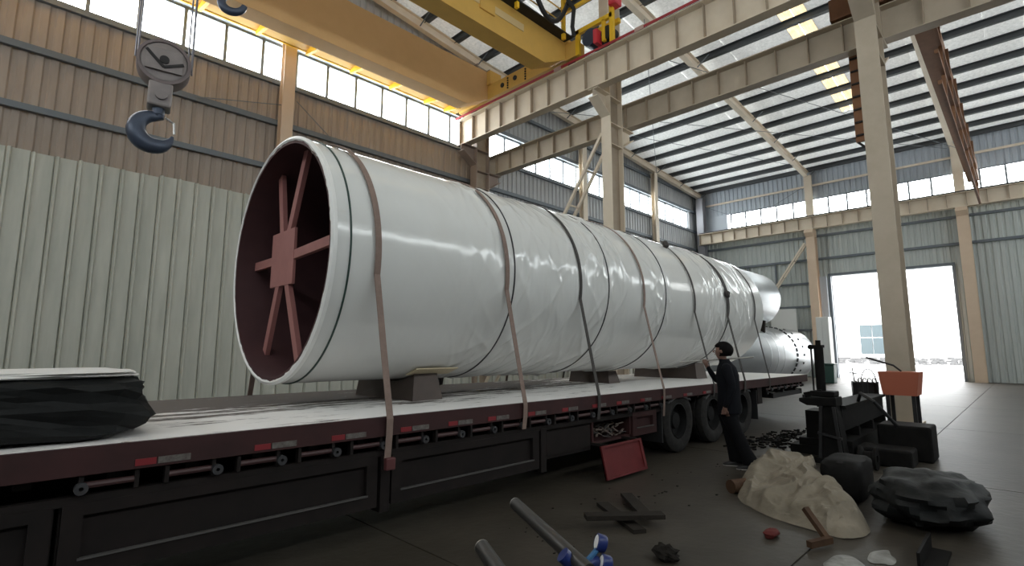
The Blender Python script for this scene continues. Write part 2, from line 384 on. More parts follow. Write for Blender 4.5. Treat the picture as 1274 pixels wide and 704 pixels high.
MB().bx(XF-.3, XF-.2, D1+.18, D1+.30, 0, DZ).bx(XF-.3, XF-.2, D1+.50, D1+.58, 0, DZ).bx(XF-.27, XF-.23, D1+.28, D1+.52, 0, DZ).build('sliding_leaf', clad_blue, dr)

# near and right walls stand behind the camera; daylight strips as in the other walls
wr = struct(MB().bx(XN, XF+.3, YR-.28, YR-.08, -.02, 8.75).bx(XN, XF+.3, YR-.28, YR-.08, 10.05, 17.2).build('wall_right', clad_grey))
window_strip(3, 0, [round(-8.9+2.1*i, 3) for i in range(22)], YR-.15, 8.75, 10.05)
wn = struct(MB().bx(XN-.28, XN-.08, YR-.2, YL+.2, -.02, 8.7).bx(XN-.28, XN-.08, YR-.2, YL+.2, 9.9, 17.2)
            .bx(XN-.28, XN-.08, YR-.2, -4, 8.7, 9.9).bx(XN-.28, XN-.08, 14, YL+.2, 8.7, 9.9).build('wall_near', clad_grey))
window_strip(4, 1, [round(-4+2.0*i, 3) for i in range(10)], XN-.15, 8.7, 9.9)

# roof: foil strips between purlins, rafters, yellowed skylight strips
SKY_Y = [(4.86, 5.80)]
ce = holder('ceiling')
def roof_strip(y0, y1, x0, x1, name, mat, z=0, th=.03, rib=False, parent=ce):
    xs = [x0]+[x for x in (3, 14.6) if x0 < x < x1]+[x1]
    mb = MB()
    if rib:
        n = 8; ys = [y0+(y1-y0)*i/n for i in range(n+1)]
        zs = [(.05 if i % 4 in (1,) else 0) for i in range(n+1)]
    else:
        ys = [y0, y1]; zs = [0, 0]
    vs = []; fs = []
    for x in xs:
        for yy, dz in zip(ys, zs): vs.append((x, yy, roof_z(x)+z+dz))
    k = len(ys)
    for i in range(len(xs)-1):
        for j in range(k-1): fs.append((i*k+j, (i+1)*k+j, (i+1)*k+j+1, i*k+j+1))
    m = len(vs)
    if th:
        vs += [(a, b, c+th) for a, b, c in vs]; fs += [tuple(q+m for q in f) for f in fs]
    return mb.add(vs, fs).build(name, mat, parent)
ys = [YR-.3]
edges = sorted([e for s in SKY_Y for e in s]+[YR-.3, YL+.3])
for a, b in zip(edges[:-1], edges[1:]):
    if (a, b) in SKY_Y:
        for (x0, x1) in ((-6.0, 12.2), (17.0, 30.2)):
            roof_strip(a, (a+b)/2-.01, x0, x1, 'skylight_sheet', FRP, .0, .0, True)
            roof_strip((a+b)/2+.01, b, x0, x1, 'skylight_sheet', FRP, .0, .0, True)
        for (x0, x1) in ((XN-.3, -6.0), (12.2, 17.0), (30.2, XF+.3)): roof_strip(a, b, x0, x1, 'foil_sheet', foil_m, 0, 0)
    else:
        n = max(1, round((b-a)/1.2))
        for i in range(n):
            roof_strip(a+(b-a)*i/n-.012, a+(b-a)*(i+1)/n+.012, XN-.3, XF+.3, 'foil_sheet', foil_m, (i % 2)*.012+random.uniform(0, .006), 0)
pu = MB(); pu.bx(-.04, .04, YR-.2, YL, -.22, 0).bx(-.04, .15, YR-.2, YL, -.22, -.20).bx(-.15, .04, YR-.2, YL, -.02, 0)
pur = pu.build('purlin', purlin_m, ce, origin=(0, 0, 0))
for i in range(29):
    x = 37.1-1.6*i if i else 36.85
    loc = (x, 0, roof_z(x)-.004)
    if i == 0: pur.location = loc
    else: inst(pur, loc)
for y, mm in ((16.62, beige_l), (9.35, beige_l), (2.05, beige_l), (-5.3, beige_l)):
    for x0, x1 in ((XN, 3), (3, 14.6), (14.6, XF)):
        mb = MB(); z0, z1 = rafter_z(x0), rafter_z(x1)
        hbeam(mb, (x0, y, z0+.21), (x1, y, z1+.21), .42, .24, .025, .015)
        mb.build('rafter', mm, ce)
for y in (9.35, 16.62):
    mb = MB()
    for x in [36.85-3.2*i for i in range(0, 12)]:
        s = 1 if y < 16 else -1
        mb.bar((x, y+.1*s*-1, rafter_z(x)+.03), (x+.05, y-.62 if y < 16 else y-.62, roof_z(x)-.15), .035, .035)
    mb.build('fly_brace', girt_m, ce)

for (p, q, par) in (((36.5, 14.6, 11.4), (36.5, 11.2, 10.2), wf), ((36.5, 13.6, 10.3), (36.5, 9.6, 12.2), wf), ((36.45, 16.1, 12.2), (36.45, 14.4, 11.3), wf),
                    ((3.6, 16.7, 9.0), (6.0, 16.7, 9.6), wall), ((6.5, 16.7, 9.9), (9.6, 16.7, 7.6), wall),
                    ((16.5, 9.3, 14.2), (30, 16.4, 13.3), ce), ((22, 16.4, 13.9), (34, 9.3, 13.0), ce), ((15.5, 9.4, 12.6), (36.2, 1.5, 12.4), ce), ((17, 16.4, 13.2), (36.2, 2.2, 12.7), ce)):
    MB().cyl(p, q, .014, 6).build('tie_rod', girt_m, par)

# ------------------------------------------------------------------ columns
def column(x, y, h, label, depth=.75, width=.38, mat=beige, brackets=(), name='steel_column'):
    t = thing(name, (x, y, 0), label, 'column', 'mid-hall column row')
    MB().bx(x-depth/2, x-depth/2+.03, y-width/2, y+width/2, 0, h).build('flange', mat, t)
    MB().bx(x+depth/2-.03, x+depth/2, y-width/2, y+width/2, 0, h).build('flange', mat, t)
    MB().bx(x-depth/2+.03, x+depth/2-.03, y-.012, y+.012, 0, h).build('web', beige_shade, t)
    MB().bx(x-depth/2-.1, x+depth/2+.1, y-width/2-.08, y+width/2+.08, 0, .04).build('base_plate', mat, t)
    st = MB().bx(x-depth/2+.03, x+depth/2-.03, y-width/2, y+width/2, 0, .025).build('stiffener', mat, t, origin=(x, y, 0))
    zs = [9.35, 8.6, 10.3] if h > 12 else [h*.5, h*.9]
    st.location = (0, 0, zs[0]); rep(st, [(x, y, q) for q in zs[1:]])
    for (sx_, z) in brackets:
        xo = x+sx_*depth/2; xe = xo+sx_*.72
        MB().prism([(xo, z), (xe, z), (xe, z-.28), (xo, z-.75)], 1, y-.012, y+.012).build('bracket', mat, t)
        a, b = sorted((xo, xe))
        MB().bx(a, b, y-width/2, y+width/2, z-.03, z).build('bracket_plate', mat, t)
        MB().bar((xo, y, z-.76), (xe, y, z-.29), width, .03).build('bracket_plate', mat, t)
    return t
XR = 14.6
BZ1, BZ2 = 10.38, 9.42
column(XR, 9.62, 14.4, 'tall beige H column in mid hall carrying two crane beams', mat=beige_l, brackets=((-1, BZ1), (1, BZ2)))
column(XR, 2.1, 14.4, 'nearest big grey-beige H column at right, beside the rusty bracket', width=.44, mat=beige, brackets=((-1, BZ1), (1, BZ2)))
column(XR-.1, 16.45, 14.3, 'squat brown column against left wall where the crane beams start', width=.42, mat=M('brown_beige_paint', (.30, .23, .19), .6), brackets=((-1, BZ1), (1, BZ2)))
def wall_column(x, y, h, label, mat=beige_l, w_=.38, d_=.3):
    t = thing('wind_column', (x, y, 0), label, 'column', 'left wall columns')
    MB().bx(x-w_/2, x+w_/2, y-d_/2, y-d_/2+.025, 0, h).build('flange', mat, t)
    MB().bx(x-w_/2, x+w_/2, y+d_/2-.025, y+d_/2, 0, h).build('flange', mat, t)
    MB().bx(x-.012, x+.012, y-d_/2+.025, y+d_/2-.025, 0, h).build('web', mat, t)
    return t
wall_column(6.15, 16.66, 14.1, 'peach-beige wall column between the windows above the open pipe end', wood_beige)
wall_column(22.3, 16.66, 13.9, 'beige wall column behind the diagonal lattice brace', beige_l)
wall_column(30.1, 16.66, 13.35, 'pale wall column in the far bay, right of the mid-hall column', beige_l)
def far_column(y, h, label, mat, head=False):
    t = thing('far_column', (36.6, y, 0), label, 'column', 'far wall columns')
    hl = 8.85 if head else h
    MB().bx(36.25, 36.28, y-.25, y+.25, 0, hl).bx(36.77, 36.80, y-.25, y+.25, 0, hl).bx(36.28, 36.77, y-.012, y+.012, 0, hl).build('lower_shaft', mat, t)
    if head:
        MB().prism([(36.25, 8.85), (36.80, 8.85), (36.80, 9.3), (35.98, 9.3), (35.98, 9.1)], 1, y-.25, y+.25).build('bracket_head', mat, t)
        MB().bx(36.62, 36.65, y-.22, y+.22, 9.3, h).bx(36.77, 36.80, y-.22, y+.22, 9.3, h).bx(36.65, 36.77, y-.012, y+.012, 9.3, h).build('upper_shaft', beige_l, t)
    return t
far_column(9.27, 13.0, 'tan column on far wall left of the open doorway', wood_beige, True)
far_column(16.45, 12.9, 'grey column in the far left corner of the hall', M('grey_column', (.33, .33, .36), .55))
far_column(1.9, 13.0, 'tan column on far wall to the right of the doorway', wood_beige, True)

# ------------------------------------------------------------------ crane runway beams
def runway(x, y0, y1, zb, zt, label, stiff0, pitch=.84, rail=None, mat=beige):
    t = thing('crane_runway_beam', (x, y0, zb), label, 'beam', 'crane runway beams')
    MB().bx(x-.18, x+.18, y0, y1, zb, zb+.03).build('bottom_flange', mat, t)
    MB().bx(x-.26, x+.26, y0, y1, zt-.03, zt).build('top_flange', mat, t)
    MB().bx(x-.01, x+.01, y0, y1, zb+.03, zt-.03).build('web', mat, t)
    s = MB().bx(x-.15, x+.15, -.012, .012, zb+.03, zt-.03).build('stiffener', beige_shade, t, origin=(x, 0, 0))
    y = stiff0; k = 0
    while y > y0+.05:
        if k == 0: s.location = Vector((x, y, 0))-wl(t); k = 1
        else: inst(s, (x, y, 0))
        y -= pitch
    MB().bx(x-.05, x+.05, y0, y1, zt, zt+.12).build('crane_rail', darksteel, t)
    if rail:
        MB().bx(x-.30, x-.27, y0, y1, zt+.02, zt+.10).build('conductor_rail', rail, t)
        c = MB().bx(x-.31, x-.26, -.16, .16, zt+.0, zt+.12).build('rail_clamp', M('pale_pink', (.5, .34, .30), .5), t, origin=(x, 0, 0))
        c.location = Vector((x, 7.7, 0))-wl(t); rep(c, [(x, q, 0) for q in (11.0, 4.3, 1.0, -2.0)])
    return t
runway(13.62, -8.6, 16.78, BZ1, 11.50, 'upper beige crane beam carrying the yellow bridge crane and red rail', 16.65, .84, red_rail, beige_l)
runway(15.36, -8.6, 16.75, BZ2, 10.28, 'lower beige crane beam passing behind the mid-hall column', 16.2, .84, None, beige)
runway(36.15, -8.6, 16.5, 9.30, 10.08, 'crane beam with stiffeners along the far wall under the windows', 16.4, .82, None, beige_l)

def lattice(x0, x1, p, q, label):
    t = thing('lattice_brace', (x0, p[0], q[1]), label, 'brace', 'lattice braces')
    for x in (x0, x1): MB().bar((x, *p), (x, *q), .10, .09, (1, 0, 0)).build('chord', beige_l, t)
    n = 8; mb = MB()
    for i in range(1, n):
        f = i/n; y, z = p[0]+(q[0]-p[0])*f, p[1]+(q[1]-p[1])*f
        r_ = MB().bar((x0, y, z), (x1, y, z), .06, .05).build('rung', beige_l, t)
    return t
lattice(14.32, 14.88, (9.85, 9.1), (15.9, 0.1), 'slanting lattice brace rising to the mid-hall column above the wrapped pipe')
lattice(36.3, 36.72, (9.62, 8.5), (15.5, 0.1), 'slanting lattice brace on far wall beside the tan column')

# ------------------------------------------------------------------ yellow bridge crane
GZ = 11.2
cr_ = thing('overhead_crane', (13.0, 13.0, GZ), 'yellow twin-girder bridge crane overhead, running on the upper beam', 'crane')
def girder(y0, y1, h, name, mat, xe):
    MB().add([(-8.6, y0, GZ), (xe-1.1, y0, GZ), (xe, y0, GZ+.55), (xe, y0, GZ+h), (-8.6, y0, GZ+h),
              (-8.6, y1, GZ), (xe-1.1, y1, GZ), (xe, y1, GZ+.55), (xe, y1, GZ+h), (-8.6, y1, GZ+h)],
             [(0, 1, 2, 3, 4), (9, 8, 7, 6, 5), (0, 5, 6, 1), (1, 6, 7, 2), (2, 7, 8, 3), (3, 8, 9, 4), (4, 9, 5, 0)]).build(name, mat, cr_)
girder(14.72, 15.34, 1.72, 'girder', orange, 13.35)
girder(10.65, 11.28, 1.25, 'girder', yellow, 13.35)
# girder plates / seams
MB().bx(8.6, 11.2, 10.63, 10.66, GZ+.62, GZ+.86).build('patch_plate', M('pale_yellow', (.66, .50, .25), .5), cr_)
MB().bx(9.3, 9.9, 10.60, 10.66, GZ+.50, GZ+.95).build('cover_plate', yellow, cr_)
# walkway on the far side of girder A
MB().bx(-8.6, 13.0, 15.36, 16.35, GZ+.36, GZ+.40).build('walkway', yellow, cr_)
bk = MB().prism([(15.34, GZ+.36), (16.33, GZ+.36), (16.33, GZ+.24), (15.34, GZ+.05)], 0, -.05, .05).build('walkway_bracket', yellow_b, cr_, origin=(0, 0, 0))
bk.location = Vector((3.4, 0, 0))-wl(cr_); rep(bk, [(x, 0, 0) for x in (5.0, 6.6, 8.2, 9.8, 11.4, 12.4)])
MB().bx(-8.6, 13.0, 16.31, 16.36, GZ+.34, GZ+.46).build('walkway_edge', yellow_b, cr_)
# end truck on the rail
ET = 11.62
MB().bx(13.36, 13.86, 10.2, 16.55, ET+.12, ET+.72).build('end_truck', yellow, cr_)
MB().bx(13.30, 13.90, 14.5, 15.7, ET+.72, ET+1.3).build('end_truck_saddle', yellow, cr_); MB().bx(13.30, 13.90, 10.5, 11.5, ET+.72, ET+.85).build('end_truck_saddle', yellow, cr_)
bt = MB().cyl((13.33, 0, 0), (13.37, 0, 0), .035, 8).build('bolt', darksteel, cr_, origin=(0, 0, 0))
bl = [(0, 13.55, ET+.2+.1*i) for i in range(5)]+[(0, 12.6, ET+.2+.1*i) for i in range(5)]
bt.location = Vector(bl[0])-wl(cr_); rep(bt, bl[1:])
hole = MB().cyl((13.325, 0, 0), (13.365, 0, 0), .095, 14).build('access_hole', black, cr_, origin=(0, 0, 0))
hole.location = Vector((0, 13.85, ET+.42))-wl(cr_); inst(hole, (0, 13.15, ET+.46))
for y in (15.9, 10.6, 9.2):
    MB().cyl((13.50, y, ET+.17), (13.74, y, ET+.17), .17, 20).build('travel_wheel', black, cr_, smooth=True)
# drive frame past girder B: yellow frame, black motor drums, red lamp
fr = MB()
fr.bx(13.34, 13.46, 8.7, 10.2, ET+.86, ET+1.02).bx(13.76, 13.88, 8.7, 10.2, ET+.86, ET+1.02)
fr.bx(13.34, 13.46, 8.66, 8.80, ET+.0, ET+1.35).bx(13.34, 13.46, 9.0, 9.1, ET+.15, ET+.9).bx(13.34, 13.46, 10.05, 10.2, ET+.1, ET+1.0)
fr.build('drive_frame', yellow_b, cr_)
MB().cyl((13.30, 9.58, ET+.50), (13.80, 9.58, ET+.50), .30, 20).build('drive_motor', bluesteel, cr_, smooth=True)
MB().cyl((13.40, 8.95, ET+.45), (13.8, 8.95, ET+.45), .22, 18).build('drive_gear', black, cr_, smooth=True)
MB().bx(13.2, 13.5, 9.2, 9.35, ET+.12, ET+.6).build('drive_cover', red_m, cr_)
MB().bx(13.2, 13.6, 8.45, 8.75, ET+1.18, ET+1.45).build('warning_lamp', red_m, cr_, bevel=.05)
# hand rail along girder B
for x in (8.2, 10.6, 12.9): MB().bx(x-.05, x+.05, 10.3, 10.42, GZ+1.0, GZ+2.55).build('railing_post', yellow_b, cr_)
for z in (1.6, 2.05, 2.5): MB().cyl((-8, 10.36, GZ+z), (13, 10.36, GZ+z), .022, 8).build('railing_bar', yellow, cr_)
MB().bx(-8.6, 13.3, 10.28, 10.66, GZ+1.20, GZ+1.25).build('walkway', darksteel, cr_)
MB().bx(12.9, 13.0, 9.0, 10.4, GZ+2.35, GZ+2.48).bx(12.95, 13.05, 8.9, 10.4, GZ+2.0, GZ+2.1).build('railing_end', yellow_b, cr_)
def loop(pts, r, nm): MB().tube(pts, r, 8).build(nm, black, cr_, smooth=True)
def sag(x0, x1, y, z, d, n=12): return [(x0+(x1-x0)*i/n, y, z-d*4*(i/n)*(1-i/n)) for i in range(n+1)]
loop(sag(6.2, 8.8, 10.2, GZ+2.3, .95), .06, 'festoon_cable'); loop(sag(8.8, 10.9, 10.2, GZ+2.4, 1.1), .06, 'festoon_cable'); loop(sag(10.9, 13.0, 10.15, GZ+2.5, 1.35), .08, 'festoon_cable')
loop([(12.7, 10.1, GZ+2.4), (12.9, 9.9, GZ+1.9), (12.8, 9.9, GZ+1.2), (12.9, 9.9, GZ+.9)], .07, 'festoon_cable')
# trolley over the girders (carries the hook ropes)
MB().bx(.6, 3.8, 10.6, 15.3, GZ+1.8, GZ+2.0).bx(1.0, 3.4, 11.4, 14.4, GZ+2.0, GZ+2.9).build('trolley', yellow, cr_)

# hook block
k = 1.475; HY = 11.8; HX, HZ = 1.93, 7.2
hb = thing('hook_block', (HX, HY, 4.9), 'large grey crane hook block hanging on wire ropes at upper left', 'hook')
view = Vector((HX, HY, 0)).normalized(); side = Vector((view.y, -view.x, 0))    # sheaves face the long way of the hall
def hp(a, b, d=0): return Vector((HX, HY, 0))+side*a+view*d+Vector((0, 0, b))
def disc(c, r, th, n=32):
    return (c-view*th/2, c+view*th/2, r, n)
cc = hp(0, 7.25)
for d in (-.11, .11):
    MB().lathe([(0, -.08), (.36, -.08), (.38, -.07), (.41, -.05), (.37, -.015), (.37, .015), (.41, .05), (.38, .07), (.36, .08), (0, .08)], cc+view*d, view, 40).build('sheave', blocksteel, hb, smooth=True)
MB().obox(cc+view*-.24, side*.30, Vector((0, 0, .22)), view*.025).build('cheek_plate', blocksteel, hb); MB().obox(cc+view*.24, side*.30, Vector((0, 0, .22)), view*.025).build('cheek_plate', blocksteel, hb)
MB().bar(hp(-.30, 7.40, -.275), hp(0, 7.10, -.275), .05, .03, view).build('chevron_bar', darksteel, hb); MB().bar(hp(0, 7.10, -.275), hp(.32, 7.24, -.275), .05, .03, view).build('chevron_bar', darksteel, hb)
MB().cyl(cc-view*.30, cc+view*.30, .08, 16).build('sheave_pin', darksteel, hb)
MB().lathe([(.40, -.20), (.455, -.20), (.455, .20), (.40, .20)], cc, view, 40, closed=True).build('sheave_guard', M('guard_brown', (.14, .11, .11), .5), hb, smooth=True)
MB().obox(hp(-.02, 6.58), side*.20, view*.2, Vector((0, 0, .25))).build('crosshead', blocksteel, hb, bevel=.04)
MB().cyl(hp(0, 6.55, -.25), hp(0, 6.55, .25), .10, 16).build('trunnion_pin', blocksteel, hb)
MB().cyl(hp(-.02, 6.20), hp(-.02, 6.40), .11, 16).build('hook_shank', bluesteel, hb)
hk = []; rad = []
for i in range(28):
    t = i/27; a = radians(80+t*272)
    hk.append(hp(-.05+.30*cos(a), 5.86+.30*sin(a), 0)); rad.append(.085+.085*sin(pi*min(1, t*1.02))-.055*max(0, t-.8)/.2)
MB().tube([hp(-.02, 6.28)]+hk, [.10]+rad, 12).build('hook', bluesteel, hb, smooth=True)
MB().tube([hp(.10, 6.18), hp(.25, 6.10), hp(.27, 5.88)], .025, 8).build('safety_latch', M('bright_steel', (.5, .5, .5), .3, .8), hb)
for a, d in ((-.47, -.11), (-.44, .11), (.46, -.11), (.48, .11), (.40, 0.)):
    MB().cyl(hp(a, 7.25, d), hp(a*.92, GZ+1.9, d), .016, 6).build('wire_rope', rope_m, hb)
# small auxiliary hook
h2 = thing('auxiliary_hook', (3.0, 11.5, 9), 'small dark auxiliary hook hanging at the top beside the yellow girder', 'hook')
pts = [(3.0+.20*cos(radians(80+i*13)), 11.5-.10*cos(radians(80+i*13)), 9.02+.20*sin(radians(80+i*13))) for i in range(22)]
MB().tube(pts, [.06+.03*sin(pi*i/21) for i in range(22)], 10).build('hook', bluesteel, h2, smooth=True)
MB().cyl((3.0, 11.5, 9.2), (3.0, 11.5, 9.6), .10, 14).build('swivel', bluesteel, h2)
for d in (-.06, .06): MB().cyl((3.0+d, 11.5, 9.55), (3.0+d, 11.5, GZ+1.9), .014, 6).build('wire_rope', rope_m, h2)

# rusty crane of the far bay
rc = thing('rusty_crane', (15.4, 2.2, 10.4), 'rust brown crane end carriage and girder beside the nearest column', 'crane')
MB().bx(15.15, 15.6, 1.0, 3.0, 10.40, 11.0).build('end_carriage', rust, rc)
MB().bx(15.6, 36.0, 1.05, 1.5, 10.55, 11.5).build('girder', rust, rc)
MB().bx(15.75, 15.83, 2.42, 2.76, 7.1, 10.5).build('ladder_panel', rust, rc)
for i in range(9): MB().bx(15.70, 15.76, 2.44, 2.74, 7.25+.36*i, 7.29+.36*i).build('ladder_rung', darksteel, rc)
MB().tube([(15.78, 2.72, 7.1), (15.78, 2.55, 6.90), (15.78, 2.38, 6.82)], .03, 8).build('ladder_hook', darksteel, rc)
for z in (8.0, 8.8, 9.6): MB().bx(15.6, 30, .9, .98, z, z+.10).build('cable_bar', rust, rc)
for i in range(6): MB().bx(17+2.4*i, 17.08+2.4*i, .9, .98, 8.0, 10.6).build('hanger', rust, rc)

# ------------------------------------------------------------------ exterior
ex = thing('white_building', (62, 9, .9), 'white clad building across the yard, seen through the doorway', 'building')
corrugated(MB().bx(62.15, 70, -14, 26, .6, 12), 1, -14, 26, 62.1, .6, 12, .5, .05, -1).build('wall', ext_wall, ex)
wy0, wy1, wz0, wz1 = 9.95, 12.0, 1.35, 4.25
MB().bx(61.9, 62.1, wy0-.1, wy0, wz0-.1, wz1+.1).bx(61.9, 62.1, wy1, wy1+.1, wz0-.1, wz1+.1).bx(61.9, 62.1, wy0, wy1, wz1, wz1+.1).bx(61.9, 62.1, wy0, wy1, wz0-.1, wz0).build('window_frame', white_b, ex)
for (a, b, c, d) in ((wy0, (wy0+wy1)/2-.04, wz0, wz0+1.6), ((wy0+wy1)/2+.04, wy1, wz0, wz0+1.6), (wy0, (wy0+wy1)/2-.04, wz0+1.7, wz1), ((wy0+wy1)/2+.04, wy1, wz0+1.7, wz1)):
    MB().bx(61.95, 62.02, a, b, c, d).build('pane', ext_glass, ex)
mb = MB(); vs = []; fs = []
yd = MB().add([(XF+.28, -30, -.02), (XF+.28, 40, -.02), (63, 40, .95), (63, -30, .95), (XF+.28, -30, -.4), (XF+.28, 40, -.4), (63, 40, -.4), (63, -30, -.4)],
              [(0, 1, 2, 3), (4, 5, 6, 7), (0, 1, 5, 4), (1, 2, 6, 5), (2, 3, 7, 6), (3, 0, 4, 7)]).build('ground', ext_ground)
struct(yd)
gb = MB()
for i in range(260):
    x = random.uniform(52, 61.5); y = random.uniform(2, 16); s = random.uniform(.08, .28); z = -.02+(x-37.28)*.0377
    gb.obox((x, y, z+s*.3), (s, random.uniform(-.1, .1), 0), (0, s*.8, 0), (0, 0, s*.5))
tag(gb.build('gravel', gravel_m), 'grey gravel and rubble at the foot of the white building', 'gravel', kind='stuff')
# ------------------------------------------------------------------ trailer
DZT, Y0, Y1 = 1.02, 4.0, 7.08
XT0, XT1 = -2.2, 14.45
tr = thing('flatbed_trailer', (6, 5.5, 0), 'long dark maroon flatbed trailer loaded with the wrapped pipe', 'trailer')
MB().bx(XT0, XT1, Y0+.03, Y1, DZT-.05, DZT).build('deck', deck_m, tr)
MB().bx(XT0, XT1, Y0-.01, Y0+.05, .855, DZT-.004).build('side_rail', maroon, tr)
MB().bx(XT0, XT1, Y1-.02, Y1+.05, .855, DZT-.004).build('side_rail', maroon, tr)
MB().bx(XT1-.02, XT1+.05, Y0, Y1, .86, DZT-.004).build('end_rail', maroon, tr)
MB().bx(XT0, XT1-.1, 4.95, 5.15, .45, DZT-.06).bx(XT0, XT1-.1, 5.95, 6.15, .45, DZT-.06).build('chassis_beam', skirt_m, tr)
cm = MB().bx(-.04, .04, Y0+.08, Y1-.05, .80, DZT-.06).build('cross_member', skirt_m, tr, origin=(0, 0, 0))
xs = [XT0+.3+.42*i for i in range(39)]
cm.location = Vector((xs[0], 0, 0))-wl(tr); rep(cm, [(x, 0, 0) for x in xs[1:]])
# reflective strips on the rail
mk = MB().bx(0, .11, Y0-.016, Y0-.008, .872, .912).build('red_marker', marker_r, tr, origin=(0, 0, 0))
mw = MB().bx(.12, .30, Y0-.016, Y0-.008, .872, .912).build('pale_marker', marker_w, tr, origin=(0, 0, 0))
mx = [.70, 1.40, 1.98, 2.62, 3.15, 3.66, 4.26, 4.85, 5.45, 6.0, 6.6, 7.2, 7.9, 8.6]
for i, x in enumerate(mx):
    if i == 0: mk.location = Vector((x, 0, 0))-wl(tr); mw.location = Vector((x, 0, 0))-wl(tr)
    else: inst(mk, (x, 0, 0)); inst(mw, (x, 0, 0))
# rope bars and small winches under the rail
rb = MB().cyl((0, Y0+.03, .79), (.27, Y0+.03, .79), .020, 8).build('rope_bar', M('pink_rod', (.055, .024, .024), .6), tr, origin=(0, 0, 0))
hg = MB().bx(-.012, .012, Y0+.01, Y0+.06, .74, .87).build('rope_hanger', skirt_m, tr, origin=(0, 0, 0))
ring = MB().lathe([(.012, -.02), (.035, -.02), (.035, .02), (.012, .02)], (0, Y0+.0, .78), (0, 1, 0), 12, closed=True).build('lashing_ring', M('worn_steel', (.04, .04, .043), .5, .2), tr, origin=(0, 0, 0))
xs = [.45+.43*i for i in range(32)]
for i, x in enumerate(xs):
    if 7.2 < x < 11.4: continue
    if i == 0:
        for o in (rb, hg, ring): o.location = Vector((x, 0, 0))-wl(tr)
    else: inst(rb, (x, 0, 0)); inst(hg, (x, 0, 0)); inst(ring, (x+.29, 0, 0))
    inst(hg, (x+.27, 0, 0))
MB().bx(XT0, 7.25, Y0+.04, Y0+.10, .68, .73).build('lower_rail', skirt_m, tr)
# skirt tool boxes
def skirt(x0, x1, z0, z1, mat, framed=True):
    p = MB().bx(x0, x1, Y0+.08, Y0+.55, z0, z1).build('skirt_box', mat, tr)
    if framed:
        f = .05
        MB().bx(x0+.01, x1-.01, Y0+.035, Y0+.08, z0, z0+.10).bx(x0+.01, x1-.01, Y0+.035, Y0+.08, z1-.07, z1)\
            .bx(x0+.01, x0+.11, Y0+.035, Y0+.08, z0+.1, z1-.07).bx(x1-.11, x1-.01, Y0+.035, Y0+.08, z0+.1, z1-.07).build('frame', mat, p)
        MB().bx(x0+.10, x1-.10, Y0+.022, Y0+.05, z0+.10, z0+.112).build('lip', M('worn_edge_steel', (.10, .095, .09), .5, .3), p)
    else:
        MB().bx(x0+.03, x1-.03, Y0+.06, Y0+.08, z0+.04, z1-.04).build('frame', mat, p)
    return p
skirt(-2.0, .35, .27, .69, skirt_m); skirt(.37, 2.44, .27, .69, skirt_m); skirt(2.56, 4.50, .27, .69, skirt_m)
skirt(4.62, 5.52, .34, .69, skirt_m, False); skirt(6.45, 7.12, .40, .72, maroon)
for x in (2.46, 4.52): MB().bx(x, x+.09, Y0+.03, Y0+.2, .22, .70).build('skirt_post', skirt_m, tr)
# open tool box with scrap and its dropped red flap
ob = MB().bx(5.53, 6.44, Y0+.5, Y0+.55, .40, .86).bx(5.53, 5.56, Y0+.06, Y0+.5, .40, .86).bx(6.41, 6.44, Y0+.06, Y0+.5, .40, .86).bx(5.53, 6.44, Y0+.06, Y0+.5, .40, .43).build('open_tool_box', maroon, tr)
jb = MB()
for i in range(70):
    x = random.uniform(5.62, 6.35); y = random.uniform(Y0+.08, Y0+.42); z = .44+random.uniform(0, .14)
    a = random.uniform(0, pi); b = random.uniform(-.5, .5); L_ = random.uniform(.05, .11)
    jb.bar((x-cos(a)*L_, y-sin(a)*L_*.3, z-b*.05), (x+cos(a)*L_, y+sin(a)*L_*.3, z+b*.05+.02), .025, .012, mi=random.choice((0, 0, 1)))
jo = jb.build('scrap_webbing', [M('grey_brown_scrap', (.17, .13, .11), .7), strap_d], ob); jo['kind'] = 'stuff'
fl_t, fl_b = (Y0-.15, .42), (Y0-.24, .035)
def flap(x0, x1, s0, s1, out, mat, name, par):
    a = Vector((0, fl_t[0], fl_t[1])); b = Vector((0, fl_b[0], fl_b[1])); n_ = Vector((0, (b-a).z, -(b-a).y)).normalized()*(1 if (b-a).z < 0 else -1)
    p, q = a+(b-a)*s0, a+(b-a)*s1
    if n_.y > 0: n_ = -n_
    c = (p+q)/2+n_*out/2+Vector(((x0+x1)/2, 0, 0))
    return MB().obox(c, ((x1-x0)/2, 0, 0), (q-p)/2, n_*max(out, .012)/2).build(name, mat, par)
MB().bx(5.5, 5.54, Y0-.16, Y0+.08, .40, .43).build('flap_hinge', skirt_m, tr); MB().bx(6.2, 6.24, Y0-.16, Y0+.08, .40, .43).build('flap_hinge', skirt_m, tr)
fp = flap(5.38, 6.30, 0, 1, .015, door_red, 'drop_flap', tr)
for s in ((0, .07), (.93, 1)): flap(5.38, 6.30, s[0], s[1], .035, door_red, 'flap_frame', fp)
for s in ((5.38, 5.43), (6.25, 6.30)): flap(s[0], s[1], .07, .93, .035, door_red, 'flap_frame', fp)
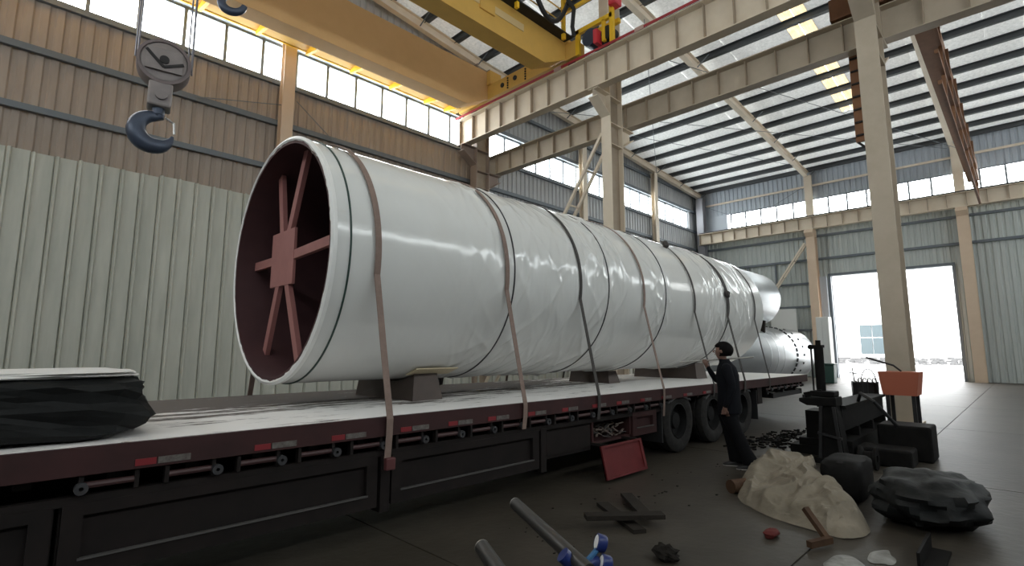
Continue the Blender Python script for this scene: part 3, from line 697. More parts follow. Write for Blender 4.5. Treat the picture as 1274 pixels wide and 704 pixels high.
# wheels
def tyre_prof(R=.49, w=.26):
    return [(.27, -w*.40), (.30, -w*.47), (.38, -w*.52), (.45, -w*.48), (.48, -w*.40), (R, -w*.25), (R, -w*.06), (R-.014, -w*.05), (R-.014, w*.05), (R, w*.06), (R, w*.25), (.48, w*.40), (.45, w*.48), (.38, w*.52), (.30, w*.47), (.27, w*.40)]
def wheel(x, y):
    t = MB().lathe(tyre_prof(), (x, y, .49), (0, 1, 0), 40, closed=True).build('tyre', tire_m, tr, smooth=True, origin=(x, y, .49))
    MB().lathe([(.285, -.11), (.26, -.12), (.25, -.05), (.24, .0), (.14, .02), (.12, -.07), (.0, -.08)], (x, y, .49), (0, 1, 0), 32).build('wheel_rim', rim_m, t, smooth=True)
    return t
for x in (7.84, 9.13, 10.42):
    wheel(x, Y0+.17); wheel(x, Y0+.49); wheel(x, Y1-.17)
    MB().cyl((x, Y0+.2, .49), (x, Y1-.2, .49), .07, 12).build('axle', skirt_m, tr)
    mg = MB(); arc = [radians(50+i*8) for i in range(11)]
    for a, b in zip(arc[:-1], arc[1:]):
        r_ = .565
        mg.add([(x+r_*cos(a), Y0+.02, .47+r_*sin(a)*.72), (x+r_*cos(b), Y0+.02, .47+r_*sin(b)*.72), (x+r_*cos(b), Y0+.62, .47+r_*sin(b)*.72), (x+r_*cos(a), Y0+.62, .47+r_*sin(a)*.72)], [(0, 1, 2, 3)])
    g_ = mg.build('mudguard', M('worn_mudguard', (.10, .10, .10), .5), tr); so = g_.modifiers.new('thick', 'SOLIDIFY'); so.thickness = .02
for x in (7.25, 11.12): MB().bx(x, x+.03, Y0+.03, Y0+.62, .22, .80).build('mud_flap', black, tr)
MB().bx(11.16, 11.4, Y0+.02, Y0+.5, .52, .86).build('side_lamp_box', skirt_m, tr)
MB().bx(12.3, 12.42, Y0+.15, Y1-.15, .56, .68).bx(14.2, 14.32, Y0+.1, Y1-.1, .56, .68).bx(12.3, 14.3, Y0+.10, Y0+.2, .56, .66).build('underrun_bar', black, tr)
for x in (12.0, 13.0, 13.9): MB().bx(x, x+.1, Y0+.12, Y0+.25, .66, .88).build('bar_hanger', black, tr)
for x, y in ((5.3, 7.0), (9.0, 7.0)): MB().bx(x, x+.05, y, y+.05, DZT-.05, DZT+.30).build('stake_post', black, tr)

# tarpaulin bundle at the trailer front
tb = thing('tarpaulin_bundle', (.1, 5, DZT), 'black tarpaulin wrapped block with dusty top at front of the trailer deck', 'bundle')
def lump(mb, c, s, n=18, seed=0, amp=.06, flat=4.0):
    vs = []; fs = []; N = n
    for i in range(N+1):
        th = pi*i/N
        for j in range(2*N):
            ph = 2*pi*j/(2*N)
            d = Vector((sin(th)*cos(ph), sin(th)*sin(ph), cos(th)))
            m_ = (abs(d.x)**flat+abs(d.y)**flat+abs(d.z)**flat)**(-1/flat)
            p = d*m_; k_ = 1+amp*noise.noise(Vector((p.x*2.3+seed, p.y*2.3, p.z*2.3)))+amp*.5*noise.noise(Vector((p.x*6+seed, p.y*6, p.z*6)))
            vs.append((c[0]+p.x*s[0]*k_, c[1]+p.y*s[1]*k_, max(c[2]-s[2], c[2]+p.z*s[2]*k_)))
    for i in range(N):
        for j in range(2*N): fs.append((i*2*N+j, i*2*N+(j+1) % (2*N), (i+1)*2*N+(j+1) % (2*N), (i+1)*2*N+j))
    return mb.add(vs, fs)
lump(MB(), (-.12, 4.78, DZT+.20), (.92, .66, .20), 22, 3, .09, 7).build('tarpaulin', tarp_m, tb)
lump(MB(), (-.12, 4.78, DZT+.405), (.86, .60, .025), 14, 5, .1, 6).build('dusty_top', snow_m, tb)

# ------------------------------------------------------------------ wrapped steel shell
YC, ZC, R = 5.5, 2.53, 1.28
XA, XB = 2.03, 12.36
STR = [2.49, 4.19, 5.57, 7.24, 9.0, 10.40, 11.75]
sh = thing('wrapped_steel_pipe', (7.2, YC, ZC-R), 'huge white plastic-wrapped steel pipe with braced open end, lying on the trailer', 'pipe')
# steel body: a thin walled open tube
pr = [(R-.012, XA-.012), (R-.012, XA+.3), (R-.045, XA+.4), (R-.045, XB-.02), (R-.06, XB-.02), (R-.06, XA-.012)]
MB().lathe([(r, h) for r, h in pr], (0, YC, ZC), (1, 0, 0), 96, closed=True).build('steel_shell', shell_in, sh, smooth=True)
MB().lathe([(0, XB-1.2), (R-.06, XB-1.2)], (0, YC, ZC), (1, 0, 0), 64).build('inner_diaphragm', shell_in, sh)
def ridged(p): return 1-abs(noise.noise(p))*2
SEAM = [2.19, 4.28, 6.22, 7.88, 10.45]
def sm(x, a, b): t = min(1, max(0, (x-a)/(b-a))); return t*t*(3-2*t)
def looseness(x): return max(sm(x, 3.2, 4.3)*(1-sm(x, 6.6, 6.95)), .8*sm(x, 7.25, 7.5)*(1-sm(x, 7.95, 8.1)), sm(x, 9.2, 9.6)*(1-sm(x, 11.6, 11.8)))
vs = []; fs = []
NX, NA = 560, 420
for i in range(NX+1):
    x = XA+(XB-XA)*i/NX
    loose = looseness(x)
    ds = min(abs(x-q) for q in STR); dm = min(abs(x-q) for q in SEAM)
    pinch = math.exp(-(ds/.10)**2)*.5+math.exp(-(dm/.05)**2)
    for j in range(NA):
        a = 2*pi*j/NA
        under = max(0, -sin(a))            # film hangs loose low on the sides
        u_ = a*R
        wob = .5*noise.noise(Vector((x*.9, u_*.9, 3)))
        w1 = max(0, ridged(Vector((x*2.6+wob, u_*.7, 1.7)))-.45)**2
        w2 = max(0, ridged(Vector((x*2.4+u_*1.7, u_*.6-x*.4, 9.1)))-.5)**2
        w3 = max(0, ridged(Vector((x*2.4-u_*1.7, u_*.6+x*.4, 4.4)))-.5)**2
        w5 = max(0, ridged(Vector((x*5.5+wob*2+u_*1.2, u_*1.6, 2.4)))-.45)**2
        w4 = noise.noise(Vector((x*6, u_*2.2, 6.6)))
        fan = math.exp(-(dm/.40)**2)*.9+.45
        patch = max(0, min(1, .5+1.6*noise.noise(Vector((x*.8, u_*.8, 12)))))
        amp = .003+.052*loose*(.4+.6*patch)
        d = amp*(w1*.9+(w2+w3)*fan*1.7+w5*.55*patch+.035*w4)+.010*loose*noise.noise(Vector((x*1.1, u_*1.1, 0)))*(1+1.5*under)
        d += (.003+.012*loose)*under*noise.noise(Vector((x*3, u_*.6, 8)))
        d *= 1-.92*math.exp(-(dm/.07)**2)-.5*math.exp(-(ds/.06)**2)*(1-math.exp(-(dm/.07)**2))
        d = max(-.03, d)
        r_ = R+d
        if i == 0: r_ = R+.004
        vs.append((x, YC+r_*cos(a), ZC+r_*sin(a)))
for i in range(NX):
    for j in range(NA): fs.append((i*NA+j, i*NA+(j+1) % NA, (i+1)*NA+(j+1) % NA, (i+1)*NA+j))
po = MB().add(vs, fs).build('plastic_wrap', wrap_m, sh, smooth=True)
la = po.data.attributes.new('loose', 'FLOAT', 'POINT'); la.data.foreach_set('value', [looseness(v[0]) for v in vs])
# ragged film turned in over the rim
vs = []; fs = []; n = 180
for j in range(n):
    a = 2*pi*j/n; e = .010+(.010+.045*max(0, -cos(a)))*abs(noise.noise(Vector((cos(a)*7, sin(a)*7, 2))))+.014*noise.noise(Vector((cos(a)*16, sin(a)*16, 5)))
    for r_, x in ((R+.010, XA+.03), (R+.014, XA-.010), (R-.015, XA-.024), (R-.03-e, XA-.006+.01*noise.noise(Vector((cos(a)*12, sin(a)*12, 9))))):
        vs.append((x, YC+r_*cos(a), ZC+r_*sin(a)))
for j in range(n):
    for q in range(3): fs.append((j*4+q, ((j+1) % n)*4+q, ((j+1) % n)*4+q+1, j*4+q+1))
MB().add(vs, fs).build('film_edge', wrap_edge, sh, smooth=True)
for i, x in enumerate(SEAM):
    MB().lathe([(R-.004, -.007), (R+.012, -.007), (R+.012, .007), (R-.004, .007)], (x, YC, ZC), (1, 0, 0), 96, closed=True).build('tie_band', ring_m if i == 0 else ring_k, sh, smooth=True)
# bracing in the open end
XBR = 2.25
MB().bx(XBR-.03, XBR+.0, 5.55, 6.17, 2.30, 2.92).build('brace_plate', brace_m, sh)
for (ya, za), (yb, zb) in (((6.02, 2.88), (6.24, 3.50)), ((5.68, 2.88), (5.26, 3.70)), ((6.1, 2.66), (6.70, 2.68)), ((5.6, 2.60), (4.30, 2.52)), ((6.02, 2.34), (6.38, 1.64)), ((5.72, 2.34), (5.35, 1.36))): pass
cyb, czb = 5.86, 2.61
for ang in (78, 113, 178, 0, 245, 290):
    a = radians(ang); p = Vector((XBR, cyb+.24*cos(a), czb+.24*sin(a)))
    d = Vector((0, -cos(a)*-1, sin(a)))
    # run out until the shell wall
    t = 0; q = p.copy()
    while (Vector((q.y-YC, q.z-ZC)).length < R-.055): q = q+Vector((0, cos(a), sin(a)))*.01
    MB().bar(p, q, .10, .05, (1, 0, 0)).build('brace_arm', brace_m, sh)
# straps over the pipe
def strap(x, label, mat, wd=.055, lean=0., xt=None, ratchet=True, blo=.66, knot=None):
    t = thing('lashing_strap', (x, Y0-.03, .9), label, 'strap', 'lashing straps over the pipe')
    pts = []
    xt = x if xt is None else xt
    def X(a): return xt+(x-xt)*max(0, min(1, (pi*.5-a)/(pi*.5+.2)))
    # near side: leaves the pipe tangentially to the rail
    Yr = Y0-.035
    a_end = -.10*1.0
    n = 60; prof = []
    # from the rail up
    zt = ZC+R*sin(pi+.19)
    ya = YC+(R+.028)*cos(pi+.19); za = ZC+(R+.028)*sin(pi+.19)
    line = [(x, Yr+.02, blo), (x, Yr, .87), (x, Yr-.004, 1.0), (x+(xt-x)*.15, Yr+(ya-Yr)*.5, 1.0+(za-1.0)*.5)]
    for i in range(n+1):
        a = (pi+.19)-(pi+.38)*i/n
        f = max(0, min(1, i/n*2)); xx = x+(xt-x)*(.3+.7*f)
        line.append((xx, YC+(R+.028)*cos(a), ZC+(R+.028)*sin(a)))
    line += [(xt, Y1+.06, .95), (xt, Y1+.06, .84)]
    vs = []; fs = []
    for i, p in enumerate(line):
        p = Vector(p); q = Vector(line[min(i+1, len(line)-1)]); r0 = Vector(line[max(i-1, 0)]); d = (q-r0).normalized(); nn = d.cross(Vector((1, 0, 0))).normalized()
        wv = Vector((wd/2, 0, 0))
        for s_ in (wv+nn*.004, -wv+nn*.004, -wv-nn*.004, wv-nn*.004): vs.append(p+s_)
    m = len(line)
    for i in range(m-1):
        for q in range(4): fs.append((i*4+q, i*4+(q+1) % 4, (i+1)*4+(q+1) % 4, (i+1)*4+q))
    fs += [(3, 2, 1, 0), tuple(range((m-1)*4, m*4))]
    MB().add(vs, fs).build('webbing', mat, t)
    if knot is not None:
        a = radians(knot); lump(MB(), (x*.35+xt*.65, YC+(R+.05)*cos(a), ZC+(R+.05)*sin(a)), (.07, .05, .07), 8, x, .3, 2.5).build('knot', strap_d, t)
    if ratchet:
        MB().bx(x-.045, x+.045, Yr-.045, Yr+.005, blo-.08, blo+.02).build('ratchet', M('ratchet_dark_red', (.10, .03, .03), .5), t, bevel=.008)
    return t
strap(STR[0], 'brown strap nearest the open pipe end, with dark red ratchet below', strap_m, .062, xt=2.40)
strap(STR[1], 'brown strap second from the open end, hooked over the framed skirt', strap_m, .06, xt=4.05, ratchet=False, blo=.74)
strap(STR[2], 'dark strap third from the open end, left of the open tool box', strap_d, .055, xt=5.45, ratchet=False, blo=.72)
strap(STR[3], 'brown strap hanging just left of the first wheel', strap_m, .05, xt=7.0, ratchet=False, blo=.62)
strap(STR[4], 'dark strap just left of the standing man', strap_d, .05, xt=8.7, ratchet=False, blo=.80, knot=128)
strap(STR[5], 'black strap running down behind the man in black', strap_d, .075, xt=10.25, ratchet=False, blo=.8, knot=172)
strap(STR[6], 'black strap farthest from the open end, near the pipe far end', strap_d, .055, xt=11.85, ratchet=False, blo=.8)

# saddles under the shell
def saddle(x0, x1, y0, y1, label, ply):
    t = thing('pipe_saddle', ((x0+x1)/2, YC, DZT), label, 'saddle', 'saddles under the pipe')
    top = []; n = 14
    for i in range(n+1):
        y = y0+.05+(y1-y0-.1)*i/n; dy = y-YC
        top.append((y, ZC-sqrt((R+.02)**2-dy*dy)-.005))
    poly = [(y0, DZT), (y1, DZT)]+top[::-1]
    m = len(poly); s = .05
    vs = [(x0, y, z) if z <= DZT else (x0+s, y, z) for y, z in poly]+[(x1, y, z) if z <= DZT else (x1-s, y, z) for y, z in poly]
    MB().add(vs, [tuple(range(m)), tuple(range(2*m-1, m-1, -1))]+[(i, (i+1) % m, m+(i+1) % m, m+i) for i in range(m)]).build('cradle', saddle_m, t)
    if ply: MB().obox(((x0+x1)/2+.06, y0+.0, ZC-sqrt(R*R-(y0+.0-YC)**2)-.02), (.30, 0, 0), (0, .10, -.035), (0, .002, .006)).build('packing_board', ply_m, t)
    return t
saddle(3.40, 3.82, 4.96, 6.25, 'dark brown steel saddle under the pipe, near the first brown strap', True)
saddle(10.35, 10.85, 4.92, 6.4, 'dark steel saddle under the pipe, left of the standing man', False)
saddle(7.75, 8.1, 5.3, 6.2, 'dark low saddle under the middle of the pipe, half hidden', False)

# ------------------------------------------------------------------ galvanised tanks behind
def tank(y, z, r, x0, x1, label, joints):
    t = thing('galvanised_tank', (x1, y, z-r), label, 'tank', 'stacked galvanised tanks')
    MB().lathe([(0, x0), (r*.99, x0), (r, x0+.02), (r, x1-.03), (r-.03, x1), (r-.06, x1-.02), (r-.06, x1-.6), (0, x1-.6)], (0, y, z), (1, 0, 0), 72).build('drum', galv, t, smooth=True)
    for j in joints:
        MB().lathe([(r, j-.02), (r+.012, j-.02), (r+.012, j+.02), (r, j+.02)], (0, y, z), (1, 0, 0), 72, closed=True).build('seam_ring', galv, t, smooth=True)
    return t
t1 = tank(9.55, 1.42, 1.40, 18.5, 31.2, 'lower galvanised steel tank lying on the floor with a ring of black bolts', (25.5, 26.4, 24.6))
for i in range(36):
    a = 2*pi*i/36; x = 28.2
    d = Vector((0, cos(a), sin(a)))
    MB().obox(Vector((x, 9.55, 1.42))+d*1.42, (.04, 0, 0), d.cross(Vector((1, 0, 0)))*.085, d*.03).build('bolt', black, t1)
for i in range(8):
    a = radians(95+i*17); x = 29.3; d = Vector((0, cos(a), sin(a)))
    MB().obox(Vector((x, 9.55, 1.42))+d*1.41, (.05, 0, 0), d.cross(Vector((1, 0, 0)))*.05, d*.03).build('lug', darksteel, t1)
t2 = tank(9.85, 4.20, 1.36, 18.3, 27.4, 'upper galvanised steel tank stacked on the lower one, behind the pipe end', ())
for x in (20, 25):
    ck = thing('timber_chock', (x, 8.95, 2.75), 'timber chock under the upper tank, '+('far one' if x > 22 else 'near one'), 'chock', 'chocks between the tanks')
    MB().prism([(8.55, 2.44), (9.05, 2.74), (8.98, 3.04), (8.50, 3.0)], 0, x, x+.15).build('block', timber_d, ck)

# ------------------------------------------------------------------ items near the doorway
wb = thing('pale_hoarding', (36.5, 11.1, 0), 'pale white hoarding board on far wall beside the stacked tanks', 'board')
MB().bx(36.5, 36.6, 10.45, 12.0, 2.6, 4.35).build('board', white_b, wb)
MB().bx(36.6, 36.7, 10.6, 10.7, 0, 2.7).build('leg', girt_m, wb); MB().bx(36.6, 36.7, 11.8, 11.9, 0, 2.7).build('leg', girt_m, wb)
bn = thing('green_bin', (30.5, 7.35, 0), 'dark green waste bin standing left of the doorway', 'bin')
MB().prism([(7.1, 0), (7.58, 0), (7.62, .92), (7.06, .92)], 0, 30.1, 30.7).build('body', green_b, bn, bevel=.03)
MB().bx(30.05, 30.75, 7.03, 7.65, .92, .99).build('lid', green_b, bn, bevel=.02)
ca = thing('white_cabinet', (32.8, 8.2, 0), 'white cabinet standing between the tan column and the doorway', 'cabinet')
MB().bx(32.5, 33.2, 7.72, 8.34, .1, 3.5).build('body', white_b, ca, bevel=.02)
MB().bx(32.47, 32.5, 7.76, 8.02, .2, 3.4).build('door', white_b, ca); MB().bx(32.47, 32.5, 8.04, 8.30, .2, 3.4).build('door', white_b, ca)
MB().bx(32.55, 33.15, 7.76, 8.3, 0, .1).build('plinth', darksteel, ca)
for i, (dx, w_, h_, m_) in enumerate(((0, .5, .12, wood_m), (.1, .35, .3, orange_p))):
    pass

# basket of rods and orange box right of the press
bs = thing('steel_rod_bin', (12.7, 2.45, 0), 'dark drum bin of bent rods behind the press, before the doorway', 'bin')
bx_, by_ = 12.7, 2.45
MB().lathe([(.20, .12), (.22, .96), (.205, .96), (.185, .14), (0, .14)], (bx_, by_, .0), (0, 0, 1), 24).build('drum', darksteel, bs, smooth=True)
for i in range(14):
    a = 2*pi*i/14; MB().bar((bx_+.205*cos(a), by_+.205*sin(a), .1), (bx_+.228*cos(a), by_+.228*sin(a), .98), .025, .012, (cos(a), sin(a), 0)).build('slat', darksteel, bs)
for i in range(3): MB().bx(bx_+.16*cos(i*2.1)-.02, bx_+.16*cos(i*2.1)+.02, by_+.16*sin(i*2.1)-.02, by_+.16*sin(i*2.1)+.02, 0, .14).build('leg', darksteel, bs)
MB().tube([(bx_, by_-.07+.13*cos(radians(i*15)), .95+.28*sin(radians(i*15))) for i in range(13)], .011, 6).build('handle', darksteel, bs)
for i in range(4):
    y = by_-.15+.08*i
    MB().tube([(bx_-.1, y, .5), (bx_-.1, y, 1.02), (bx_-.1, y-.03, 1.06), (bx_-.1, y-.06, 1.02)], .012, 6).build('bent_rod', darksteel, bs)
MB().tube([(bx_, by_+.14, .5), (bx_, by_+.20, 1.26)], .012, 6).bar((bx_, by_+.12, 1.13), (bx_, by_+.26, 1.15), .022, .022).build('cross_rod', darksteel, bs)
obx = thing('orange_box', (12.55, 1.85, 0), 'orange-red steel box at right edge, behind the press', 'box')
MB().prism([(1.56, .76), (2.08, .76), (2.14, 1.2), (1.50, 1.2)], 0, 12.25, 12.85).build('hopper', orange_p, obx)
for y in (1.62, 2.02):
    for x in (12.32, 12.78): MB().bx(x-.03, x+.03, y-.03, y+.03, 0, .77).build('leg', darksteel, obx)
rd = thing('steel_lever', (12.5, 1.8, 1.2), 'thin dark lever sticking out above the orange box', 'lever')
MB().tube([(12.5, 1.80, 1.21), (12.4, 1.9, 1.32), (12.3, 2.32, 1.47)], .018, 8).build('rod', darksteel, rd)

# ------------------------------------------------------------------ dark hydraulic press at right
ms = M('black_machine_steel', (.005, .0047, .0046), .65, spec=.08, c2=(.013, .012, .0115), scale=7, amt=.3)
pm_ = thing('hydraulic_press', (8.9, 2.2, 0), 'black hydraulic bending press standing on the floor at right', 'press')
MB().bx(8.52, 8.98, 1.90, 2.34, 0, .07).build('foot', ms, pm_)
MB().prism([(1.96, .07), (2.30, .07), (2.25, .80), (2.04, .80)], 0, 8.60, 8.88).build('pedestal', ms, pm_)
for y0_, y1_ in ((2.0, 2.06), (2.27, 2.22)): MB().bar((8.58, y0_, .07), (8.58, y1_, .80), .04, .03, (1, 0, 0)).build('rib', darksteel, pm_)
MB().bar((8.57, 1.98, .36), (8.57, 2.28, .42), .03, .05, (1, 0, 0)).build('rib', darksteel, pm_)
MB().prism([(2.02, .80), (2.40, .80), (2.50, .85), (2.50, .90), (2.02, .93)], 0, 8.56, 8.92).build('table', ms, pm_, bevel=.012)
MB().obox((8.74, 2.20, .97), (.14, 0, 0), (0, .16, 0), (0, 0, .04)).build('clamp_block', ms, pm_, bevel=.015); MB().obox((8.74, 2.33, .97), (.10, 0, 0), (0, .12, -.03), (0, .01, .035)).build('clamp_jaw', ms, pm_, bevel=.01)
MB().cyl((8.74, 2.235, .96), (8.74, 2.235, 1.67), .062, 18).build('cylinder', ms, pm_, smooth=True)
MB().bx(8.67, 8.81, 2.17, 2.30, 1.64, 1.68).cyl((8.74, 2.235, 1.68), (8.74, 2.235, 1.75), .035, 12).build('cylinder_head', ms, pm_)
MB().cyl((8.74, 2.335, .95), (8.74, 2.335, 1.66), .013, 8).bx(8.72, 8.76, 2.2, 2.35, 1.64, 1.67).build('guide_rod', darksteel, pm_)
MB().cyl((8.70, 2.335, 1.65), (8.78, 2.335, 1.65), .035, 12).build('rod_eye', ms, pm_)
for i in range(4): MB().cyl((8.6+.09*i, 2.44, .90), (8.6+.09*i, 2.44, .95), .018, 8).build('bolt', darksteel, pm_)
MB().bx(8.85, 11.8, 2.02, 2.30, .43, .78).build('upper_beam', ms, pm_)
MB().bx(8.85, 11.8, 1.97, 2.34, .76, .80).build('beam_flange', ms, pm_)
MB().bx(8.85, 11.8, 1.92, 2.20, .06, .30).build('lower_beam', ms, pm_)
for x in (9.6, 10.6, 11.6): MB().bx(x, x+.10, 1.98, 2.26, .0, .44).build('strut', ms, pm_)
MB().bx(9.15, 9.85, 2.3, 2.84, 0, .13).build('base_step', ms, pm_); MB().bx(9.2, 9.8, 2.3, 2.72, .13, .24).build('base_step', ms, pm_); MB().bx(9.25, 9.75, 2.3, 2.62, .24, .66).build('base_step', ms, pm_)
MB().lathe([(.05, -.10), (.15, -.10), (.15, -.07), (.09, -.05), (.09, .05), (.15, .07), (.15, .10), (.05, .10)], (8.55, 1.68, .15), (0, 1, 0), 24, closed=True).build('wheel', ms, pm_, smooth=True)
MB().bx(8.9, 9.4, 1.25, 1.9, .0, .24).build('pump_unit', ms, pm_, bevel=.03); MB().bx(9.6, 10.2, 1.1, 1.75, 0, .50).build('pump_tank', ms, pm_, bevel=.03)
MB().tube([(9.6, 1.5, .5), (9.3, 1.7, .85), (9.5, 1.9, .95), (9.8, 2.0, .8)], .025, 8).build('hose', black, pm_, smooth=True)

# ------------------------------------------------------------------ floor clutter
def sheet(name, mat, label, cat, corners, hmax, seed, n=60, wr=.05, hfun=None):
    # crumpled cloth over a heap: corners give the outline on the floor, height bulges inside
    cx_ = sum(c[0] for c in corners)/len(corners); cy_ = sum(c[1] for c in corners)/len(corners)
    vs = []; fs = []; m = len(corners); NR = n//2; NT = n*2
    def outline(t):
        f = t*m; i = int(f) % m; g = f-int(f); p0, p1, p2, p3 = [Vector(corners[(i+q) % m]) for q in (-1, 0, 1, 2)]
        return .5*((2*p1)+(-p0+p2)*g+(2*p0-5*p1+4*p2-p3)*g*g+(-p0+3*p1-3*p2+p3)*g**3)
    for k_ in range(NR+1):
        f = k_/NR
        for j in range(NT):
            o = outline(j/NT); x = cx_+(o[0]-cx_)*f; y = cy_+(o[1]-cy_)*f
            e = 1-f**7
            h = hmax*e*(hfun(x, y) if hfun else 1)
            q = Vector((x*2.6, y*2.6, seed))
            q_ = q+Vector((noise.noise(q*.9), noise.noise(q*.9+Vector((7, 1, 0))), 0))*.5
            rr = .9*noise.noise(q_*.6)+(ridged(Vector((q_.x*.55+q_.y*.3, q_.y*1.3-q_.x*.35, seed)))-.5)*.75+(max(0, ridged(Vector((q_.x*1.2-q_.y*.5, q_.y*2.2+q_.x*.3, seed+4)))-.4))*.7+.6*max(0, ridged(q_*3.1+Vector((1, 5, 0)))-.45)*(.5+noise.noise(q*.8))+.05*noise.noise(q*5)
            h += wr*rr*min(1, (1-f)*6+.15)
            vs.append((x+.02*noise.noise(q*2+Vector((5, 0, 0))), y+.02*noise.noise(q*2+Vector((0, 5, 0))), max(.006+.012*(1-f), h)))
    for k_ in range(NR):
        for j in range(NT): fs.append((k_*NT+j, k_*NT+(j+1) % NT, (k_+1)*NT+(j+1) % NT, (k_+1)*NT+j))
    return MB().add(vs, fs).build(name, mat, None, smooth=True, origin=(cx_, cy_, 0))
def hs(x, y):
    t = min(1, max(0, (x-5.35)/1.7)); t = t*t*(3-2*t)
    return .38+.72*t-.30*math.exp(-(((x-6.2)/.30)**2+((y-2.15)/.22)**2))+.25*math.exp(-(((x-5.75)/.3)**2+((y-1.4)/.2)**2))
o = sheet('woven_sack', sack_m, '', '', [(5.80, 2.34), (6.45, 2.56), (7.15, 2.58), (7.5, 2.35), (7.3, 2.0), (6.7, 1.78), (6.1, 1.36), (5.60, 1.14), (5.28, 1.26), (5.33, 1.55), (5.42, 1.86)], .34, 3.3, 120, .085, hs)
tag(o, 'crumpled cream woven sack sheet heaped on the floor at lower right', 'sack')
o = lump(MB(), (6.85, 1.56, .21), (.38, .20, .21), 16, 1, .03, 6).build('rounded_box', ms, None, True, (6.85, 1.56, 0)); tag(o, 'black rounded box on the floor behind the cream sack', 'box')
lg = thing('log_offcut', (6.15, 2.50, 0), 'short dark brown log end poking out left of the cream sack', 'log')
MB().cyl((6.02, 2.52, .075), (6.40, 2.36, .075), .075, 14).build('bark', wood_m, lg, smooth=True)
o = lump(MB(), (6.45, .80, .21), (.62, .42, .21), 22, 8, .18, 2.6).build('tarpaulin_heap', tarp_m, None, True, (6.45, .80, 0)); tag(o, 'dark heap of tarpaulin at the right edge beside the cream sack', 'tarpaulin')
# planks
def plank(p, q, w_, th, z, label, mat=timber_d, tilt=0):
    p = Vector((*p, z+th/2)); q = Vector((*q, z+th/2+tilt))
    mb = MB(); d = (q-p).normalized(); a = d.cross(Vector((0, 0, 1)))
    n = 8; vs = []; fs = []
    for i in range(n+1):
        c = p+(q-p)*i/n; jw = w_/2*(1+.06*noise.noise(Vector((i*.9, z*9, 1)))); 
        for sx_, sz in ((1, 1), (-1, 1), (-1, -1), (1, -1)): vs.append(c+a*jw*sx_+Vector((0, 0, th/2*sz)))
    for i in range(n):
        for k_ in range(4): fs.append((i*4+k_, i*4+(k_+1) % 4, (i+1)*4+(k_+1) % 4, (i+1)*4+k_))
    fs += [(3, 2, 1, 0), (n*4, n*4+1, n*4+2, n*4+3)]
    o = mb.add(vs, fs).build('timber_plank', mat, None, False, tuple((p+q)/2)); tag(o, label, 'plank', 'crossed planks on the floor')
plank((4.62, 3.28), (4.16, 2.56), .12, .035, 0, 'dark plank lying lowest, crossed by two others on the floor')
plank((4.98, 3.22), (4.50, 2.70), .12, .035, .036, 'dark plank with pale flecks at the back of the crossed pile')
plank((3.96, 3.00), (4.50, 2.52), .13, .04, .072, 'dark plank lying on top of the crossed pile')
o = lump(MB(), (4.90, 1.72, .03), (.10, .055, .03), 8, 4, .3, 2.5).build('red_scrap', M('dull_red_scrap', (.10, .018, .016), .7, spec=.2), None, True, (4.9, 1.72, 0)); tag(o, 'small dull red scrap lying left of the bent wood offcut', 'scrap')
bw = thing('bent_wood_offcut', (4.95, 1.40, 0), 'brown bent wood offcut in front of the cream sack', 'offcut')
MB().bar((4.80, 1.40, .04), (5.02, 1.30, .05), .05, .05).build('foot', wood_m, bw); MB().bar((5.0, 1.31, .04), (5.10, 1.50, .24), .05, .04).build('upright', wood_m, bw)
for i, (x, y, lb) in enumerate(((4.62, 1.12, 'larger pale crumpled scrap sheet at the bottom of the picture'), (5.0, .95, 'smaller pale scrap sheet near the lower right corner'))):
    o = sheet('pale_scrap', stain_l, '', '', [(x+(.24-.06*i)*cos(a)*(1+.3*sin(3*a+i)), y+(.12-.03*i)*sin(a)) for a in [2*pi*k_/9 for k_ in range(9)]], .012, 5+i, 22, .02); tag(o, lb, 'scrap', 'pale scraps on the floor')
sb = thing('steel_angle', (5.2, .62, 0), 'short dark steel angle in the lower right corner', 'angle')
MB().bx(4.9, 5.5, .70, .72, 0, .13).bx(4.9, 5.5, .58, .70, 0, .02).build('profile', ms, sb)
dp = lump(MB(), (3.80, 2.12, .05), (.10, .12, .06), 9, 6, .4, 1.5).build('dirt_heap', M('dark_dirt', (.016, .014, .012), .95, spec=.1), None, False, (3.8, 2.12, 0)); tag(dp, 'small dark dirt heap at the bottom, right of the blue gauges', 'dirt')
db = MB()
for i in range(240):
    r_ = random.gauss(0, 1); x = 10.3+random.gauss(0, .75); y = 3.35+random.gauss(0, .22); s = random.uniform(.012, .05)
    a = random.uniform(0, pi)
    db.obox((x, y, s*.3), (s*cos(a), s*sin(a), 0), (-s*.6*sin(a), s*.6*cos(a), random.uniform(0, .01)), (0, 0, s*.3))
for i in range(50):
    x = random.uniform(3.2, 8.3); y = random.uniform(2.6, 3.6); s = random.uniform(.004, .014)
    db.obox((x, y, s*.3), (s, 0, 0), (0, s*.7, 0), (0, 0, s*.3))
tag(db.build('floor_debris', ms), 'dark chips and debris strewn on the floor behind the man', 'debris', kind='stuff')

